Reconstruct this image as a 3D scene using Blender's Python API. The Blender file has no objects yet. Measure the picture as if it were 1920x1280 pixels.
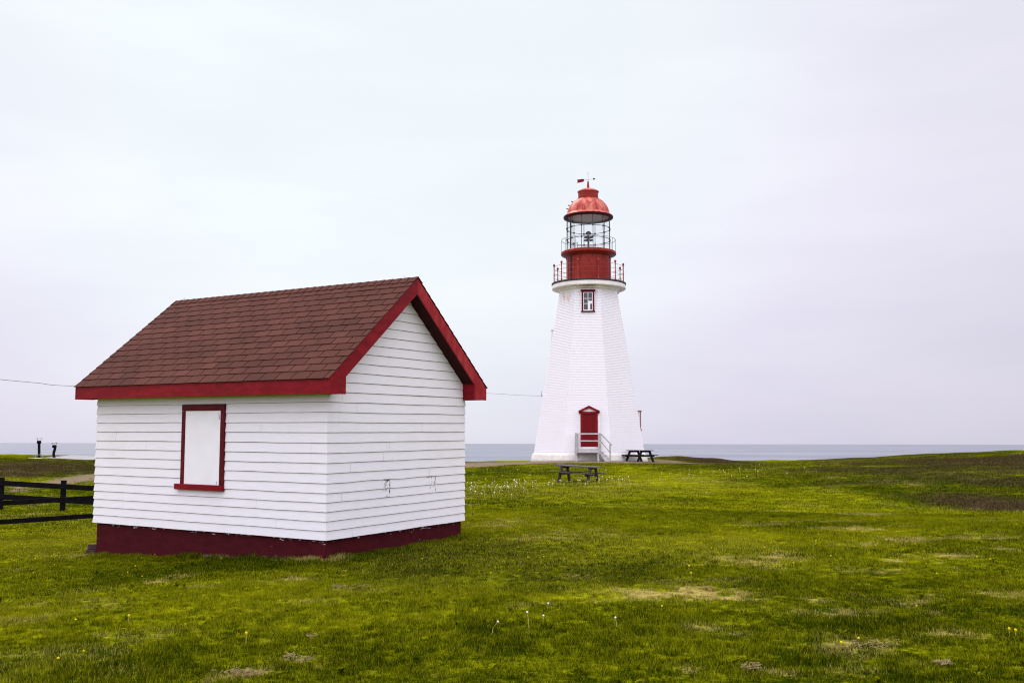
import bpy, bmesh, math, random
import numpy as np
from mathutils import Vector, Matrix

S = bpy.context.scene
COL = S.collection
R = math.radians
random.seed(7)
rng = np.random.default_rng(11)

# ------------------------------------------------------------------ camera
F_PX, PITCH, ROLL, EYE = 1823.65, 0.10449, 0.00182, 1.65
_cp, _sp, _c, _s = math.cos(PITCH), math.sin(PITCH), math.cos(ROLL), math.sin(ROLL)
FW = Vector((0, _cp, _sp)); _u = Vector((0, -_sp, _cp)); _r = Vector((1, 0, 0))
RT = _c * _r + _s * _u; UP = -_s * _r + _c * _u
CAM = Vector((0, 0, EYE))
cd = bpy.data.cameras.new('camera'); co = bpy.data.objects.new('camera', cd); COL.objects.link(co)
cd.sensor_width = 36; cd.sensor_fit = 'HORIZONTAL'; cd.lens = 36 * F_PX / 1920
cd.clip_start = 0.1; cd.clip_end = 90000
co.matrix_world = Matrix(((RT.x, UP.x, -FW.x, 0), (RT.y, UP.y, -FW.y, 0), (RT.z, UP.z, -FW.z, EYE), (0, 0, 0, 1)))
S.camera = co
S.cycles.filter_width = 1.1

def ray(px, py):
    return FW * F_PX + RT * (px - 960) + UP * (640 - py)
def P(px, py, Y):
    """point on the viewing ray of a photo pixel at world depth Y"""
    d = ray(px, py)
    return CAM + d * (Y / d.y)

# ------------------------------------------------------------------ light
S.view_settings.view_transform = 'Standard'; S.view_settings.look = 'None'
S.view_settings.exposure = 0.0; S.view_settings.gamma = 1
SUN_EL, SUN_AZ = R(48), R(-38)          # azimuth from +Y towards +X
sund = bpy.data.lights.new('sun', 'SUN'); sund.energy = 1.7; sund.angle = R(22); sund.color = (1, .96, .9)
sun = bpy.data.objects.new('sun', sund); COL.objects.link(sun)
sdir = Vector((math.sin(SUN_AZ) * math.cos(SUN_EL), math.cos(SUN_AZ) * math.cos(SUN_EL), math.sin(SUN_EL)))
sun.rotation_euler = sdir.to_track_quat('Z', 'Y').to_euler()

class NT:
    """small node-tree helper"""
    def __init__(s, tree): s.t = tree; s.n = tree.nodes; s.l = tree.links
    def add(s, typ, **kw):
        n = s.n.new(typ)
        for k, v in kw.items():
            if k in ('inp',):
                for kk, vv in v.items(): n.inputs[kk].default_value = vv
            else: setattr(n, k, v)
        return n
    def link(s, a, b): s.l.new(a, b)
    def val(s, x, sock):
        if hasattr(x, 'is_output'): s.l.new(x, sock)
        else: sock.default_value = x
    def math(s, op, a, b=0.0, clamp=False):
        n = s.n.new('ShaderNodeMath'); n.operation = op; n.use_clamp = clamp
        s.val(a, n.inputs[0]); s.val(b, n.inputs[1]); return n.outputs[0]
    def mix(s, f, a, b, typ='MIX'):
        n = s.n.new('ShaderNodeMix'); n.data_type = 'RGBA'; n.blend_type = typ
        s.val(f, n.inputs[0])
        for x, k in ((a, 6), (b, 7)):
            if isinstance(x, (tuple, list)): x = tuple(x) + (1,) * (4 - len(x))
            s.val(x, n.inputs[k])
        return n.outputs[2]
    def maprange(s, v, a, b, c=0.0, d=1.0, smooth=True):
        n = s.n.new('ShaderNodeMapRange'); n.interpolation_type = 'SMOOTHSTEP' if smooth else 'LINEAR'
        s.val(v, n.inputs[0])
        for i, x in zip((1, 2, 3, 4), (a, b, c, d)): s.val(x, n.inputs[i])
        return n.outputs[0]
    def noise(s, vec, scale, detail=3, rough=.55, dist=0):
        n = s.n.new('ShaderNodeTexNoise')
        if vec is not None: s.l.new(vec, n.inputs['Vector'])
        n.inputs['Scale'].default_value = scale; n.inputs['Detail'].default_value = detail
        n.inputs['Roughness'].default_value = rough; n.inputs['Distortion'].default_value = dist
        return n.outputs[0]
    def mapping(s, vec, scale=(1, 1, 1), loc=(0, 0, 0)):
        n = s.n.new('ShaderNodeMapping'); s.l.new(vec, n.inputs[0])
        n.inputs['Scale'].default_value = scale; n.inputs['Location'].default_value = loc
        return n.outputs[0]
    def attr(s, name, typ='GEOMETRY'):
        n = s.n.new('ShaderNodeAttribute'); n.attribute_name = name; n.attribute_type = typ
        return n.outputs['Fac']

w = bpy.data.worlds.new('World'); S.world = w; w.use_nodes = True
n = NT(w.node_tree); n.n.clear()
tc = n.add('ShaderNodeTexCoord'); D = tc.outputs['Generated']
sx = n.add('ShaderNodeSeparateXYZ'); n.link(D, sx.inputs[0])
el = sx.outputs[2]
ramp = n.add('ShaderNodeValToRGB'); n.link(el, ramp.inputs[0])
cr = ramp.color_ramp
cr.elements[0].position = 0.0; cr.elements[0].color = (.69, .665, .795, 1)
cr.elements[1].position = 1.0; cr.elements[1].color = (1.75, 1.72, 1.78, 1)
for p_, c_ in ((.06, (.755, .722, .855, 1)), (.2, (.86, .832, .95, 1)), (.40, (.86, .845, .945, 1)), (.55, (1.0, .99, 1.06, 1))):
    e = cr.elements.new(p_); e.color = c_
gd = ray(700, 90).normalized()
dot = n.add('ShaderNodeVectorMath', operation='DOT_PRODUCT'); n.link(D, dot.inputs[0]); dot.inputs[1].default_value = gd
glow = n.maprange(dot.outputs['Value'], .875, .998)
c1 = n.mix(n.math('MULTIPLY', glow, .92), ramp.outputs[0], (.892, .962, .978))
nz = n.noise(n.mapping(D, (1.2, 1.2, 5)), 2.2, 4, .5)
c2 = n.mix(1.0, c1, n.mix(n.maprange(nz, .3, .7), (.955, .958, .970), (1.03, 1.03, 1.026)), 'MULTIPLY')
back = n.maprange(n.math('MULTIPLY', sx.outputs[1], -1.0), -.25, .6, 1.0, 1.95)  # sky behind the camera brightened, added to lift walls facing it
bk = n.add('ShaderNodeVectorMath', operation='SCALE'); n.link(c2, bk.inputs[0]); n.link(n.math('MULTIPLY', back, n.maprange(sx.outputs[0], .18, .50, 1.0, .90)), bk.inputs['Scale'])
sky = n.add('ShaderNodeTexSky', sky_type='NISHITA', sun_disc=False, sun_elevation=SUN_EL, sun_rotation=SUN_AZ)
sk = n.add('ShaderNodeVectorMath', operation='SCALE'); n.link(sky.outputs[0], sk.inputs[0]); sk.inputs['Scale'].default_value = .004
ad = n.add('ShaderNodeVectorMath', operation='ADD'); n.link(bk.outputs[0], ad.inputs[0]); n.link(sk.outputs[0], ad.inputs[1])
bg = n.add('ShaderNodeBackground'); n.link(ad.outputs[0], bg.inputs[0]); bg.inputs[1].default_value = 1.0
wo = n.add('ShaderNodeOutputWorld'); n.link(bg.outputs[0], wo.inputs[0])

# ------------------------------------------------------------------ materials
def material(name):
    m = bpy.data.materials.new(name); m.use_nodes = True
    nt = NT(m.node_tree); b = nt.n['Principled BSDF']
    return m, nt, b
def objco(nt):
    return nt.add('ShaderNodeTexCoord').outputs['Object']
def bump(nt, b, h, strength=.3, dist=.01):
    bn = nt.add('ShaderNodeBump'); bn.inputs['Strength'].default_value = strength; bn.inputs['Distance'].default_value = dist
    nt.link(h, bn.inputs['Height']); nt.link(bn.outputs[0], b.inputs['Normal'])
def paint(name, col, var=.12, rough=.5, scale=6, stretch=(1, 1, 1), dirt=None, dirt_amt=.3, bmp=.15, spec=.15):
    m, nt, b = material(name)
    v = nt.mapping(objco(nt), stretch)
    a = nt.noise(v, scale, 5, .6)
    lo = tuple(c * (1 - var) for c in col); hi = tuple(min(1, c * (1 + var)) for c in col)
    c = nt.mix(nt.maprange(a, .3, .7), lo, hi)
    if dirt:
        d = nt.noise(v, scale * .35, 6, .65)
        c = nt.mix(nt.math('MULTIPLY', nt.maprange(d, .52, .75), dirt_amt), c, dirt)
    nt.link(c, b.inputs['Base Color']); b.inputs['Roughness'].default_value = rough
    b.inputs['Specular IOR Level'].default_value = spec
    bump(nt, b, nt.noise(v, scale * 6, 4, .6), bmp, .004)
    return m

def siding_material(name, patches=(), rust=None, tone=1.0, line=(.34, .32, .31)):
    m, nt, b = material(name)
    o = objco(nt)
    grain = nt.noise(nt.mapping(o, (1.2, 1.2, 22)), 3, 5, .6)
    c = nt.mix(nt.maprange(grain, .3, .7), (.77 * tone, .745 * tone, .80 * tone), (.83 * tone, .805 * tone, .86 * tone))
    streak = nt.noise(nt.mapping(o, (9, 9, .55)), 2, 5, .7)
    c = nt.mix(nt.math('MULTIPLY', nt.maprange(streak, .58, .8), .32), c, (.55, .52, .44))
    blot = nt.noise(o, 1.1, 4, .6)
    c = nt.mix(nt.math('MULTIPLY', nt.maprange(blot, .5, .75), .14), c, (.60, .58, .56))
    sp = nt.add('ShaderNodeSeparateXYZ'); nt.link(o, sp.inputs[0])
    for (y0, y1, z0, z1, thr) in patches:      # bare-wood spots where the paint has peeled
        fy = nt.math('MULTIPLY', nt.maprange(sp.outputs[1], y0 - .02, y0 + .03), nt.maprange(sp.outputs[1], y1 + .015, y1 - .015))
        fz = nt.math('MULTIPLY', nt.maprange(sp.outputs[2], z0 - .03, z0 + .03), nt.maprange(sp.outputs[2], z1 + .01, z1 - .005))
        fx = nt.maprange(sp.outputs[0], -.1, -.05)
        msk = nt.math('MULTIPLY', nt.math('MULTIPLY', fy, fz), fx)
        # paint left the right-hand edge and the top first
        edge = nt.math('ADD', nt.maprange(sp.outputs[1], y1 - .05, y1), nt.maprange(sp.outputs[2], z1 - .05, z1))
        ns = nt.noise(nt.mapping(o, (1, 1, .6)), 26, 4, .7)
        q = nt.maprange(nt.math('ADD', nt.math('MULTIPLY', edge, .10), ns), thr - .03, thr + .02)
        c = nt.mix(nt.math('MULTIPLY', msk, q), c, (.075, .06, .055))
    if rust:
        x0, x1, z0, z1 = rust
        fx = nt.math('MULTIPLY', nt.maprange(sp.outputs[0], x0 - .1, x0 + .15), nt.maprange(sp.outputs[0], x1 + .1, x1 - .15))
        fz = nt.math('MULTIPLY', nt.maprange(sp.outputs[2], z0 - .3, z1 - .2), nt.maprange(sp.outputs[2], z1 + .15, z1 - .05))
        fy = nt.maprange(sp.outputs[1], -.2, -.5)
        ns = nt.noise(nt.mapping(o, (3, 3, .8)), 2.4, 4, .7)
        c = nt.mix(nt.math('MULTIPLY', nt.math('MULTIPLY', fx, nt.math('MULTIPLY', fy, fz)), nt.maprange(ns, .45, .62)), c, (.62, .36, .10))
    wob = nt.noise(nt.mapping(o, (1.5, 1.5, .5)), 2.2, 4, .65)
    c = nt.mix(nt.math('MULTIPLY', nt.attr('edge'), nt.maprange(wob, .3, .6, .55, 1.0)), c, line)  # overlap lines painted grey: shadow of the lap together with its dirt
    nt.link(c, b.inputs['Base Color']); b.inputs['Roughness'].default_value = .6
    b.inputs['Specular IOR Level'].default_value = .15
    bump(nt, b, grain, .12, .004)
    return m

def plinth_material():
    m, nt, b = material('foundation_red')
    o = objco(nt)
    a = nt.noise(nt.mapping(o, (1, 1, 2.5)), 4, 5, .6)
    c = nt.mix(nt.maprange(a, .3, .7), (.046, .0045, .0075), (.068, .0065, .0105))
    sp = nt.add('ShaderNodeSeparateXYZ'); nt.link(o, sp.inputs[0])
    # white chips along the top edge and a few scuffs
    chips = nt.noise(nt.mapping(o, (3.2, 3.2, 9)), 2.6, 5, .72)
    top = nt.maprange(sp.outputs[2], -.075, .0)
    c = nt.mix(nt.maprange(nt.math('ADD', chips, nt.math('MULTIPLY', top, .14)), .72, .76), c, (.62, .58, .58))
    vert = nt.noise(nt.mapping(o, (14, 14, 1.5)), 1.1, 3, .6)
    c = nt.mix(nt.math('MULTIPLY', nt.maprange(vert, .74, .78), .8), c, (.5, .42, .42))
    # the bare lower edge where the red coat stops short of the soil
    base = nt.noise(nt.mapping(o, (1.0, 1.0, .2)), 1.3, 4, .65)
    fr_ = nt.noise(o, 14, 5, .75)
    hgt_ = nt.math('ADD', sp.outputs[2], nt.math('MULTIPLY', sp.outputs[0], -.048))      # height above the sloping soil line
    low = nt.maprange(nt.math('ADD', nt.math('ADD', hgt_, nt.math('MULTIPLY', base, .12)), nt.math('MULTIPLY', fr_, .26)), -.045, -.10)
    xr = nt.math('MULTIPLY', nt.maprange(sp.outputs[0], -3.4, -1.9), nt.maprange(sp.outputs[0], -.15, -.5))
    c = nt.mix(nt.math('MULTIPLY', nt.math('MULTIPLY', low, xr), .85), c, (.36, .33, .34))
    nt.link(c, b.inputs['Base Color']); b.inputs['Roughness'].default_value = .8; b.inputs['Specular IOR Level'].default_value = .08
    bump(nt, b, nt.noise(o, 22, 5, .65), .45, .01)
    return m

def shingle_material():
    m, nt, b = material('shingle')
    o = objco(nt)
    t = nt.attr('tint')
    c = nt.mix(t, (.068, .0215, .0165), (.100, .0330, .0250))
    gr = nt.noise(o, 130, 2, .7)
    c = nt.mix(nt.maprange(gr, .3, .72), nt.mix(1, c, (.68, .66, .68), 'MULTIPLY'), nt.mix(1, c, (1.3, 1.28, 1.25), 'MULTIPLY'))
    big = nt.noise(nt.mapping(o, (.7, 1.2, 1.2)), 1.3, 4, .6)
    c = nt.mix(nt.math('MULTIPLY', nt.maprange(big, .42, .68), .55), c, (.050, .016, .012))
    nt.link(c, b.inputs['Base Color']); b.inputs['Roughness'].default_value = .85
    b.inputs['Specular IOR Level'].default_value = .08
    bump(nt, b, nt.noise(o, 160, 3, .7), .5, .004)
    return m

def ramp_paint(name, a, bcol, scale, stretch, rough=.45, thr=(.4, .65), spec=.12):
    """faded paint: two tones of the same coat"""
    m, nt, b = material(name)
    o = objco(nt)
    x = nt.noise(nt.mapping(o, stretch), scale, 5, .65)
    c = nt.mix(nt.maprange(x, *thr), a, bcol)
    y = nt.noise(o, scale * 7, 4, .6)
    c = nt.mix(nt.maprange(y, .35, .7), c, nt.mix(1, c, (.8, .8, .8), 'MULTIPLY'))
    nt.link(c, b.inputs['Base Color']); b.inputs['Roughness'].default_value = rough
    b.inputs['Specular IOR Level'].default_value = spec
    bump(nt, b, nt.noise(nt.mapping(o, stretch), scale * 8, 4, .6), .2, .004)
    return m

def glass_material():
    m, nt, b = material('lantern_glass')
    nt.n.remove(b)
    tr = nt.add('ShaderNodeBsdfTransparent'); tr.inputs[0].default_value = (.95, .96, .97, 1)
    gl = nt.add('ShaderNodeBsdfGlossy'); gl.inputs['Roughness'].default_value = .03
    mx = nt.add('ShaderNodeMixShader'); mx.inputs[0].default_value = .045; nt.link(tr.outputs[0], mx.inputs[1]); nt.link(gl.outputs[0], mx.inputs[2])
    nt.link(mx.outputs[0], nt.n['Material Output'].inputs[0])
    return m

def ground_material():
    m, nt, b = material('turf')
    g = nt.add('ShaderNodeNewGeometry').outputs['Position']
    tone, dry, heath, sand = (nt.attr(k) for k in ('tone', 'dry', 'heath', 'sand'))
    fine = nt.noise(nt.mapping(g, (1, 1, .3)), 24, 5, .75)
    mid = nt.noise(g, 5, 4, .65)
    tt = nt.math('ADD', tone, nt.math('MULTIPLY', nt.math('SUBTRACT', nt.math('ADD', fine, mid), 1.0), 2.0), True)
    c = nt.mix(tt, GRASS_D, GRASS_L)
    dd = nt.math('ADD', dry, nt.math('MULTIPLY', nt.math('SUBTRACT', nt.math('ADD', fine, mid), 1.0), 1.5), False)
    c = nt.mix(nt.maprange(dd, .25, .95), c, nt.mix(fine, DRY_D, DRY_L))
    sandn = nt.noise(g, 1.3, 5, .7)
    hh = nt.math('ADD', heath, nt.math('MULTIPLY', nt.math('SUBTRACT', mid, .5), .8))
    c = nt.mix(nt.maprange(hh, .18, .78), c, nt.mix(nt.maprange(fine, .3, .7), (.022, .017, .007), (.088, .058, .030)))
    sd = nt.math('ADD', sand, nt.math('MULTIPLY', nt.math('SUBTRACT', nt.math('ADD', mid, sandn), 1.0), 1.8))
    c = nt.mix(nt.maprange(sd, .35, .65), c, nt.mix(nt.maprange(fine, .3, .7), (.10, .068, .042), (.30, .225, .165)))
    nt.link(c, b.inputs['Base Color']); b.inputs['Roughness'].default_value = .95
    b.inputs['Specular IOR Level'].default_value = 0.0
    bump(nt, b, nt.math('ADD', fine, mid), .7, .05)
    return m

GRASS_D = (.021, .036, .0006); GRASS_L = (.262, .266, .0042)
DRY_D = (.17, .135, .026); DRY_L = (.54, .44, .135)

def blade_material():
    m, nt, b = material('grass_blade')
    tone, dry, heath, rnd = (nt.attr(k, 'INSTANCER') for k in ('tone', 'dry', 'heath', 'rnd'))
    v = nt.attr('bl')     # per-blade random on the clump mesh
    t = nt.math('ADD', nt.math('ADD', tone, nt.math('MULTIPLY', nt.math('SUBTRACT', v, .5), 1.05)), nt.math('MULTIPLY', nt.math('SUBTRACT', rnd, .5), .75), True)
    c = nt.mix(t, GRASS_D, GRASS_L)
    d = nt.math('ADD', nt.math('MULTIPLY', v, .55), dry)
    c = nt.mix(nt.maprange(d, .45, .9), c, nt.mix(v, DRY_D, DRY_L))
    h = nt.math('ADD', nt.math('MULTIPLY', nt.math('SUBTRACT', rnd, .5), .7), heath)
    c = nt.mix(nt.maprange(h, .22, .75), c, nt.mix(v, (.026, .019, .008), (.11, .075, .036)))
    nt.link(c, b.inputs['Base Color']); b.inputs['Roughness'].default_value = .7
    b.inputs['Specular IOR Level'].default_value = 0.0
    tl = nt.add('ShaderNodeBsdfTranslucent'); nt.link(c, tl.inputs[0])
    mx = nt.add('ShaderNodeMixShader'); mx.inputs[0].default_value = .3
    nt.link(b.outputs[0], mx.inputs[1]); nt.link(tl.outputs[0], mx.inputs[2])
    nt.link(mx.outputs[0], nt.n['Material Output'].inputs[0])
    return m

def sea_material():
    m, nt, b = material('sea_water')
    g = nt.add('ShaderNodeNewGeometry').outputs['Position']
    a = nt.noise(nt.mapping(g, (.05, .16, 1)), 1.0, 6, .65)
    big = nt.noise(nt.mapping(g, (.0022, .011, 1)), 1.0, 6, .7)
    c = nt.mix(nt.maprange(big, .35, .65), (.095, .104, .155), (.225, .228, .275))
    fo = nt.noise(nt.mapping(g, (.13, .030, 1)), 1.0, 4, .7)
    c = nt.mix(nt.maprange(fo, .67, .74), c, (.7, .7, .74))
    nt.link(c, b.inputs['Base Color']); b.inputs['Roughness'].default_value = .38
    b.inputs['Specular IOR Level'].default_value = .34; b.inputs['IOR'].default_value = 1.33
    bump(nt, b, a, .8, 1.2)
    return m

M = {}
M['panel_white'] = paint('panel_white', (.83, .81, .86), .025, .5, 3, dirt=(.6, .58, .58), dirt_amt=.10, bmp=.05)
M['trim_red'] = ramp_paint('trim_red', (.185, .0035, .0095), (.25, .007, .014), 2.2, (1, 1, 4), .45)
M['trim_faded'] = ramp_paint('trim_faded', (.30, .012, .018), (.40, .035, .040), 2.5, (1, 3, 1), .5)
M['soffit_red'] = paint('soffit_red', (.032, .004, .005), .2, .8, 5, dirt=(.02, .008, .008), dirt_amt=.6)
M['frame_red'] = ramp_paint('frame_red', (.085, .003, .007), (.125, .005, .010), 4, (1, 1, 1), .5)
M['frame_faded'] = paint('frame_faded', (.30, .13, .13), .15, .7, 5)
M['plinth'] = plinth_material()
M['shingle'] = shingle_material()
M['underlay'] = paint('underlay', (.008, .004, .004), .3, .9, 20, spec=.03)
M['tower_red'] = ramp_paint('tower_red', (.25, .020, .015), (.31, .032, .022), .7, (2, 2, .4), .38)
M['dome_red'] = ramp_paint('dome_red', (.40, .045, .036), (.66, .20, .155), 1.1, (2.2, 2.2, .35), .42, (.40, .62))
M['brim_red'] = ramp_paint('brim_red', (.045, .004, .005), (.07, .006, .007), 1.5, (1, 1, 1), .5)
M['rail_red'] = paint('rail_red', (.30, .035, .035), .2, .5, 8)
M['door_red'] = ramp_paint('door_red', (.155, .0025, .0065), (.19, .004, .009), 1.5, (6, 6, 1), .5)
M['tower_trim'] = paint('tower_trim', (.80, .77, .76), .06, .6, 2, dirt=(.55, .46, .30), dirt_amt=.5)
M['concrete'] = paint('concrete', (.68, .65, .61), .1, .85, 1.6, dirt=(.42, .38, .33), dirt_amt=.4, bmp=.4)
M['deck_dark'] = paint('deck_dark', (.05, .045, .05), .3, .8, 5)
M['iron_dark'] = paint('iron_dark', (.035, .035, .045), .3, .5, 8)
M['iron_grey'] = paint('iron_grey', (.30, .29, .31), .2, .5, 8)
M['pale_metal'] = paint('pale_metal', (.50, .48, .50), .15, .45, 6)
M['ceiling_grey'] = paint('ceiling_grey', (.50, .45, .42), .12, .7, 3)
M['bar_grey'] = paint('bar_grey', (.085, .085, .10), .2, .6, 8)
M['glass'] = glass_material()
M['pane_dark'] = paint('pane_dark', (.03, .032, .038), .2, .1, 2, spec=.6)
M['grey_wood'] = paint('grey_wood', (.40, .38, .38), .18, .8, 5, (1, 1, 1), dirt=(.2, .18, .17), dirt_amt=.5, bmp=.4)
M['pale_wood'] = paint('pale_wood', (.50, .48, .49), .1, .7, 5, dirt=(.35, .32, .3), dirt_amt=.4, bmp=.3)
M['table_wood'] = paint('table_wood', (.060, .046, .050), .3, .75, 6, (1, 6, 6), dirt=(.022, .017, .018), dirt_amt=.6, bmp=.5, spec=.08)
M['table_black'] = paint('table_black', (.016, .014, .017), .3, .7, 6, (1, 6, 6), bmp=.4, spec=.08)
M['table_wood_top'] = paint('table_wood_top', (.105, .090, .096), .3, .8, 6, (1, 6, 6), dirt=(.06, .05, .05), dirt_amt=.5, bmp=.4)  # lighter copy of the table wood: daylight sheen of the top painted in
M['table_black_top'] = M['table_black']
M['fence_black'] = paint('fence_black', (.006, .005, .006), .4, .8, 7, bmp=.4, spec=.04)
M['cable'] = paint('cable', (.36, .35, .38), .1, .7, 2)
M['pipe_black'] = paint('pipe_black', (.006, .006, .009), .2, .7, 6, spec=.06)
M['roof_white'] = paint('roof_white', (.30, .285, .295), .12, .8, 1.5, dirt=(.3, .26, .24), dirt_amt=.7)
M['brick'] = paint('brick', (.075, .038, .04), .3, .9, 14, dirt=(.05, .04, .04), dirt_amt=.6, bmp=.6)
M['stem'] = paint('stem', (.36, .33, .085), .25, .8, 6)
M['seed_head'] = paint('seed_head', (.78, .75, .70), .1, .9, 40, bmp=.6)
M['petal'] = paint('petal', (.62, .47, .008), .1, .7, 30)
M['straw'] = paint('straw', (.26, .195, .09), .45, .9, 25, bmp=.5)
M['turf'] = ground_material(); M['blade'] = blade_material(); M['sea'] = sea_material()

# ------------------------------------------------------------------ mesh helpers
class MB:
    def __init__(s): s.v = []; s.f = []; s.a = []
    def add(s, vs, fs, a=0.0):
        o = len(s.v); s.v += [tuple(x) for x in vs]; s.f += [tuple(o + i for i in f) for f in fs]; s.a += [a] * len(fs); return s
    def hexa(s, p, a=0.0):   # p: 4 bottom (ccw from above) + 4 top
        return s.add(p, [(3, 2, 1, 0), (4, 5, 6, 7), (0, 1, 5, 4), (1, 2, 6, 5), (2, 3, 7, 6), (3, 0, 4, 7)], a)
    def box(s, x0, x1, y0, y1, z0, z1, a=0.0):
        return s.hexa([(x0, y0, z0), (x1, y0, z0), (x1, y1, z0), (x0, y1, z0), (x0, y0, z1), (x1, y0, z1), (x1, y1, z1), (x0, y1, z1)], a)
    def prism(s, poly, d):   # closed polygon of 3-D points swept by vector d
        n_ = len(poly); d = Vector(d); q = [Vector(p) for p in poly]
        return s.add(q + [p + d for p in q], [tuple(range(n_))[::-1], tuple(range(n_, 2 * n_))] + [(i, (i + 1) % n_, n_ + (i + 1) % n_, n_ + i) for i in range(n_)])
    def bar(s, p0, p1, wd, ht, up=(0, 0, 1)):   # rectangular bar
        p0, p1 = Vector(p0), Vector(p1); d = (p1 - p0).normalized(); up = Vector(up)
        x = d.cross(up).normalized() * wd / 2; y = x.cross(d).normalized() * ht / 2
        return s.hexa([p0 - x - y, p0 + x - y, p1 + x - y, p1 - x - y, p0 - x + y, p0 + x + y, p1 + x + y, p1 - x + y])
    def tube(s, pts, r, n_=8, r2=None, closed=False):
        pts = [Vector(p) for p in pts]; m_ = len(pts); o = len(s.v)
        for i, p in enumerate(pts):
            if closed: d = pts[(i + 1) % m_] - pts[i - 1]
            else: d = pts[min(i + 1, m_ - 1)] - pts[max(i - 1, 0)]
            d.normalize(); ref = Vector((0, 0, 1)) if abs(d.z) < .9 else Vector((1, 0, 0))
            x = d.cross(ref).normalized(); y = d.cross(x)
            rr = r if r2 is None else r + (r2 - r) * i / max(1, m_ - 1)
            for k in range(n_):
                t = 2 * math.pi * k / n_; s.v.append(tuple(p + (x * math.cos(t) + y * math.sin(t)) * rr))
        nf = 0
        for i in range(m_ if closed else m_ - 1):
            j = (i + 1) % m_
            for k in range(n_):
                s.f.append((o + i * n_ + k, o + i * n_ + (k + 1) % n_, o + j * n_ + (k + 1) % n_, o + j * n_ + k)); nf += 1
        if not closed:
            s.f.append(tuple(o + k for k in range(n_))[::-1]); s.f.append(tuple(o + (m_ - 1) * n_ + k for k in range(n_))); nf += 2
        s.a += [0.0] * nf; return s
    def ring(s, r, z, rad, n_=48, m_=6, c=(0, 0)):
        return s.tube([(c[0] + r * math.cos(2 * math.pi * i / n_), c[1] + r * math.sin(2 * math.pi * i / n_), z) for i in range(n_)], rad, m_, closed=True)
    def lathe(s, prof, n_=48, c=(0, 0, 0), rot=0.0, squash=1.0):
        o = len(s.v); m_ = len(prof)
        for (r, z) in prof:
            for k in range(n_):
                t = 2 * math.pi * (k + rot) / n_; s.v.append((c[0] + r * math.cos(t), c[1] + r * math.sin(t), c[2] + z * squash))
        nf = 0
        for i in range(m_ - 1):
            for k in range(n_):
                s.f.append((o + i * n_ + k, o + i * n_ + (k + 1) % n_, o + (i + 1) * n_ + (k + 1) % n_, o + (i + 1) * n_ + k)); nf += 1
        if prof[0][0] > 1e-4: s.f.append(tuple(o + k for k in range(n_))[::-1]); nf += 1
        if prof[-1][0] > 1e-4: s.f.append(tuple(o + (m_ - 1) * n_ + k for k in range(n_))); nf += 1
        s.a += [0.0] * nf; return s
    def build(s, name, m_, parent=None, smooth=None, attr=None, bevel=None, fix=False):
        me = bpy.data.meshes.new(name); me.from_pydata(s.v, [], s.f); me.update()
        if fix:
            bm = bmesh.new(); bm.from_mesh(me); bmesh.ops.recalc_face_normals(bm, faces=bm.faces); bm.to_mesh(me); bm.free()
        me.materials.append(m_)
        if attr:
            at = me.attributes.new(attr, 'FLOAT', 'FACE'); at.data.foreach_set('value', s.a)
        if smooth is not None:
            me.polygons.foreach_set('use_smooth', [True] * len(me.polygons)); me.set_sharp_from_angle(angle=R(smooth))
        o = bpy.data.objects.new(name, me); COL.objects.link(o)
        if parent: o.parent = parent
        if bevel:
            b = o.modifiers.new('bevel', 'BEVEL'); b.width = bevel; b.segments = 2; b.limit_method = 'ANGLE'
        return o
def tag(o, label=None, cat=None, group=None, kind=None):
    for k, v in (('label', label), ('category', cat), ('group', group), ('kind', kind)):
        if v: o[k] = v
    return o
def empty(name, mat=None, loc=(0, 0, 0), rz=0):
    o = bpy.data.objects.new(name, None); COL.objects.link(o)
    if mat is not None: o.matrix_world = mat
    else: o.location = loc; o.rotation_euler = (0, 0, rz)
    o.empty_display_size = .3
    return o

# ------------------------------------------------------------------ shed frame (needed by the terrain too)
YAW, TA, TB = .5434, .00684, .01473
SO = Vector((-2.81461 - .004, 14.95953, .16197))
va = Vector((-math.cos(YAW), math.sin(YAW), TA)).normalized(); vb = Vector((math.sin(YAW), math.cos(YAW), TB)).normalized()
vz = Vector((0, 0, 1)) - va * TA - vb * TB; vz.normalize()
vx = (-va); vy = vz.cross(vx).normalized(); vx = vy.cross(vz).normalized()
SHED = Matrix(((vx.x, vy.x, vz.x, SO.x), (vx.y, vy.y, vz.y, SO.y), (vx.z, vy.z, vz.z, SO.z), (0, 0, 0, 1)))
SHEDI = SHED.inverted()
def on_wall(px, py, axis):        # photo pixel -> shed-local point on the wall plane (axis 1: y=0, axis 0: x=0)
    o = SHEDI @ CAM; d = SHEDI.to_3x3() @ ray(px, py)
    return o - d * (o[axis] / d[axis])
L_, W_, EV, OG, OG2, ZE, ZF, ZI, ZR, DV = 5.523, 3.743, .303, .295, .251, 2.470, 2.237, 2.503, 4.262, .281

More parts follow.
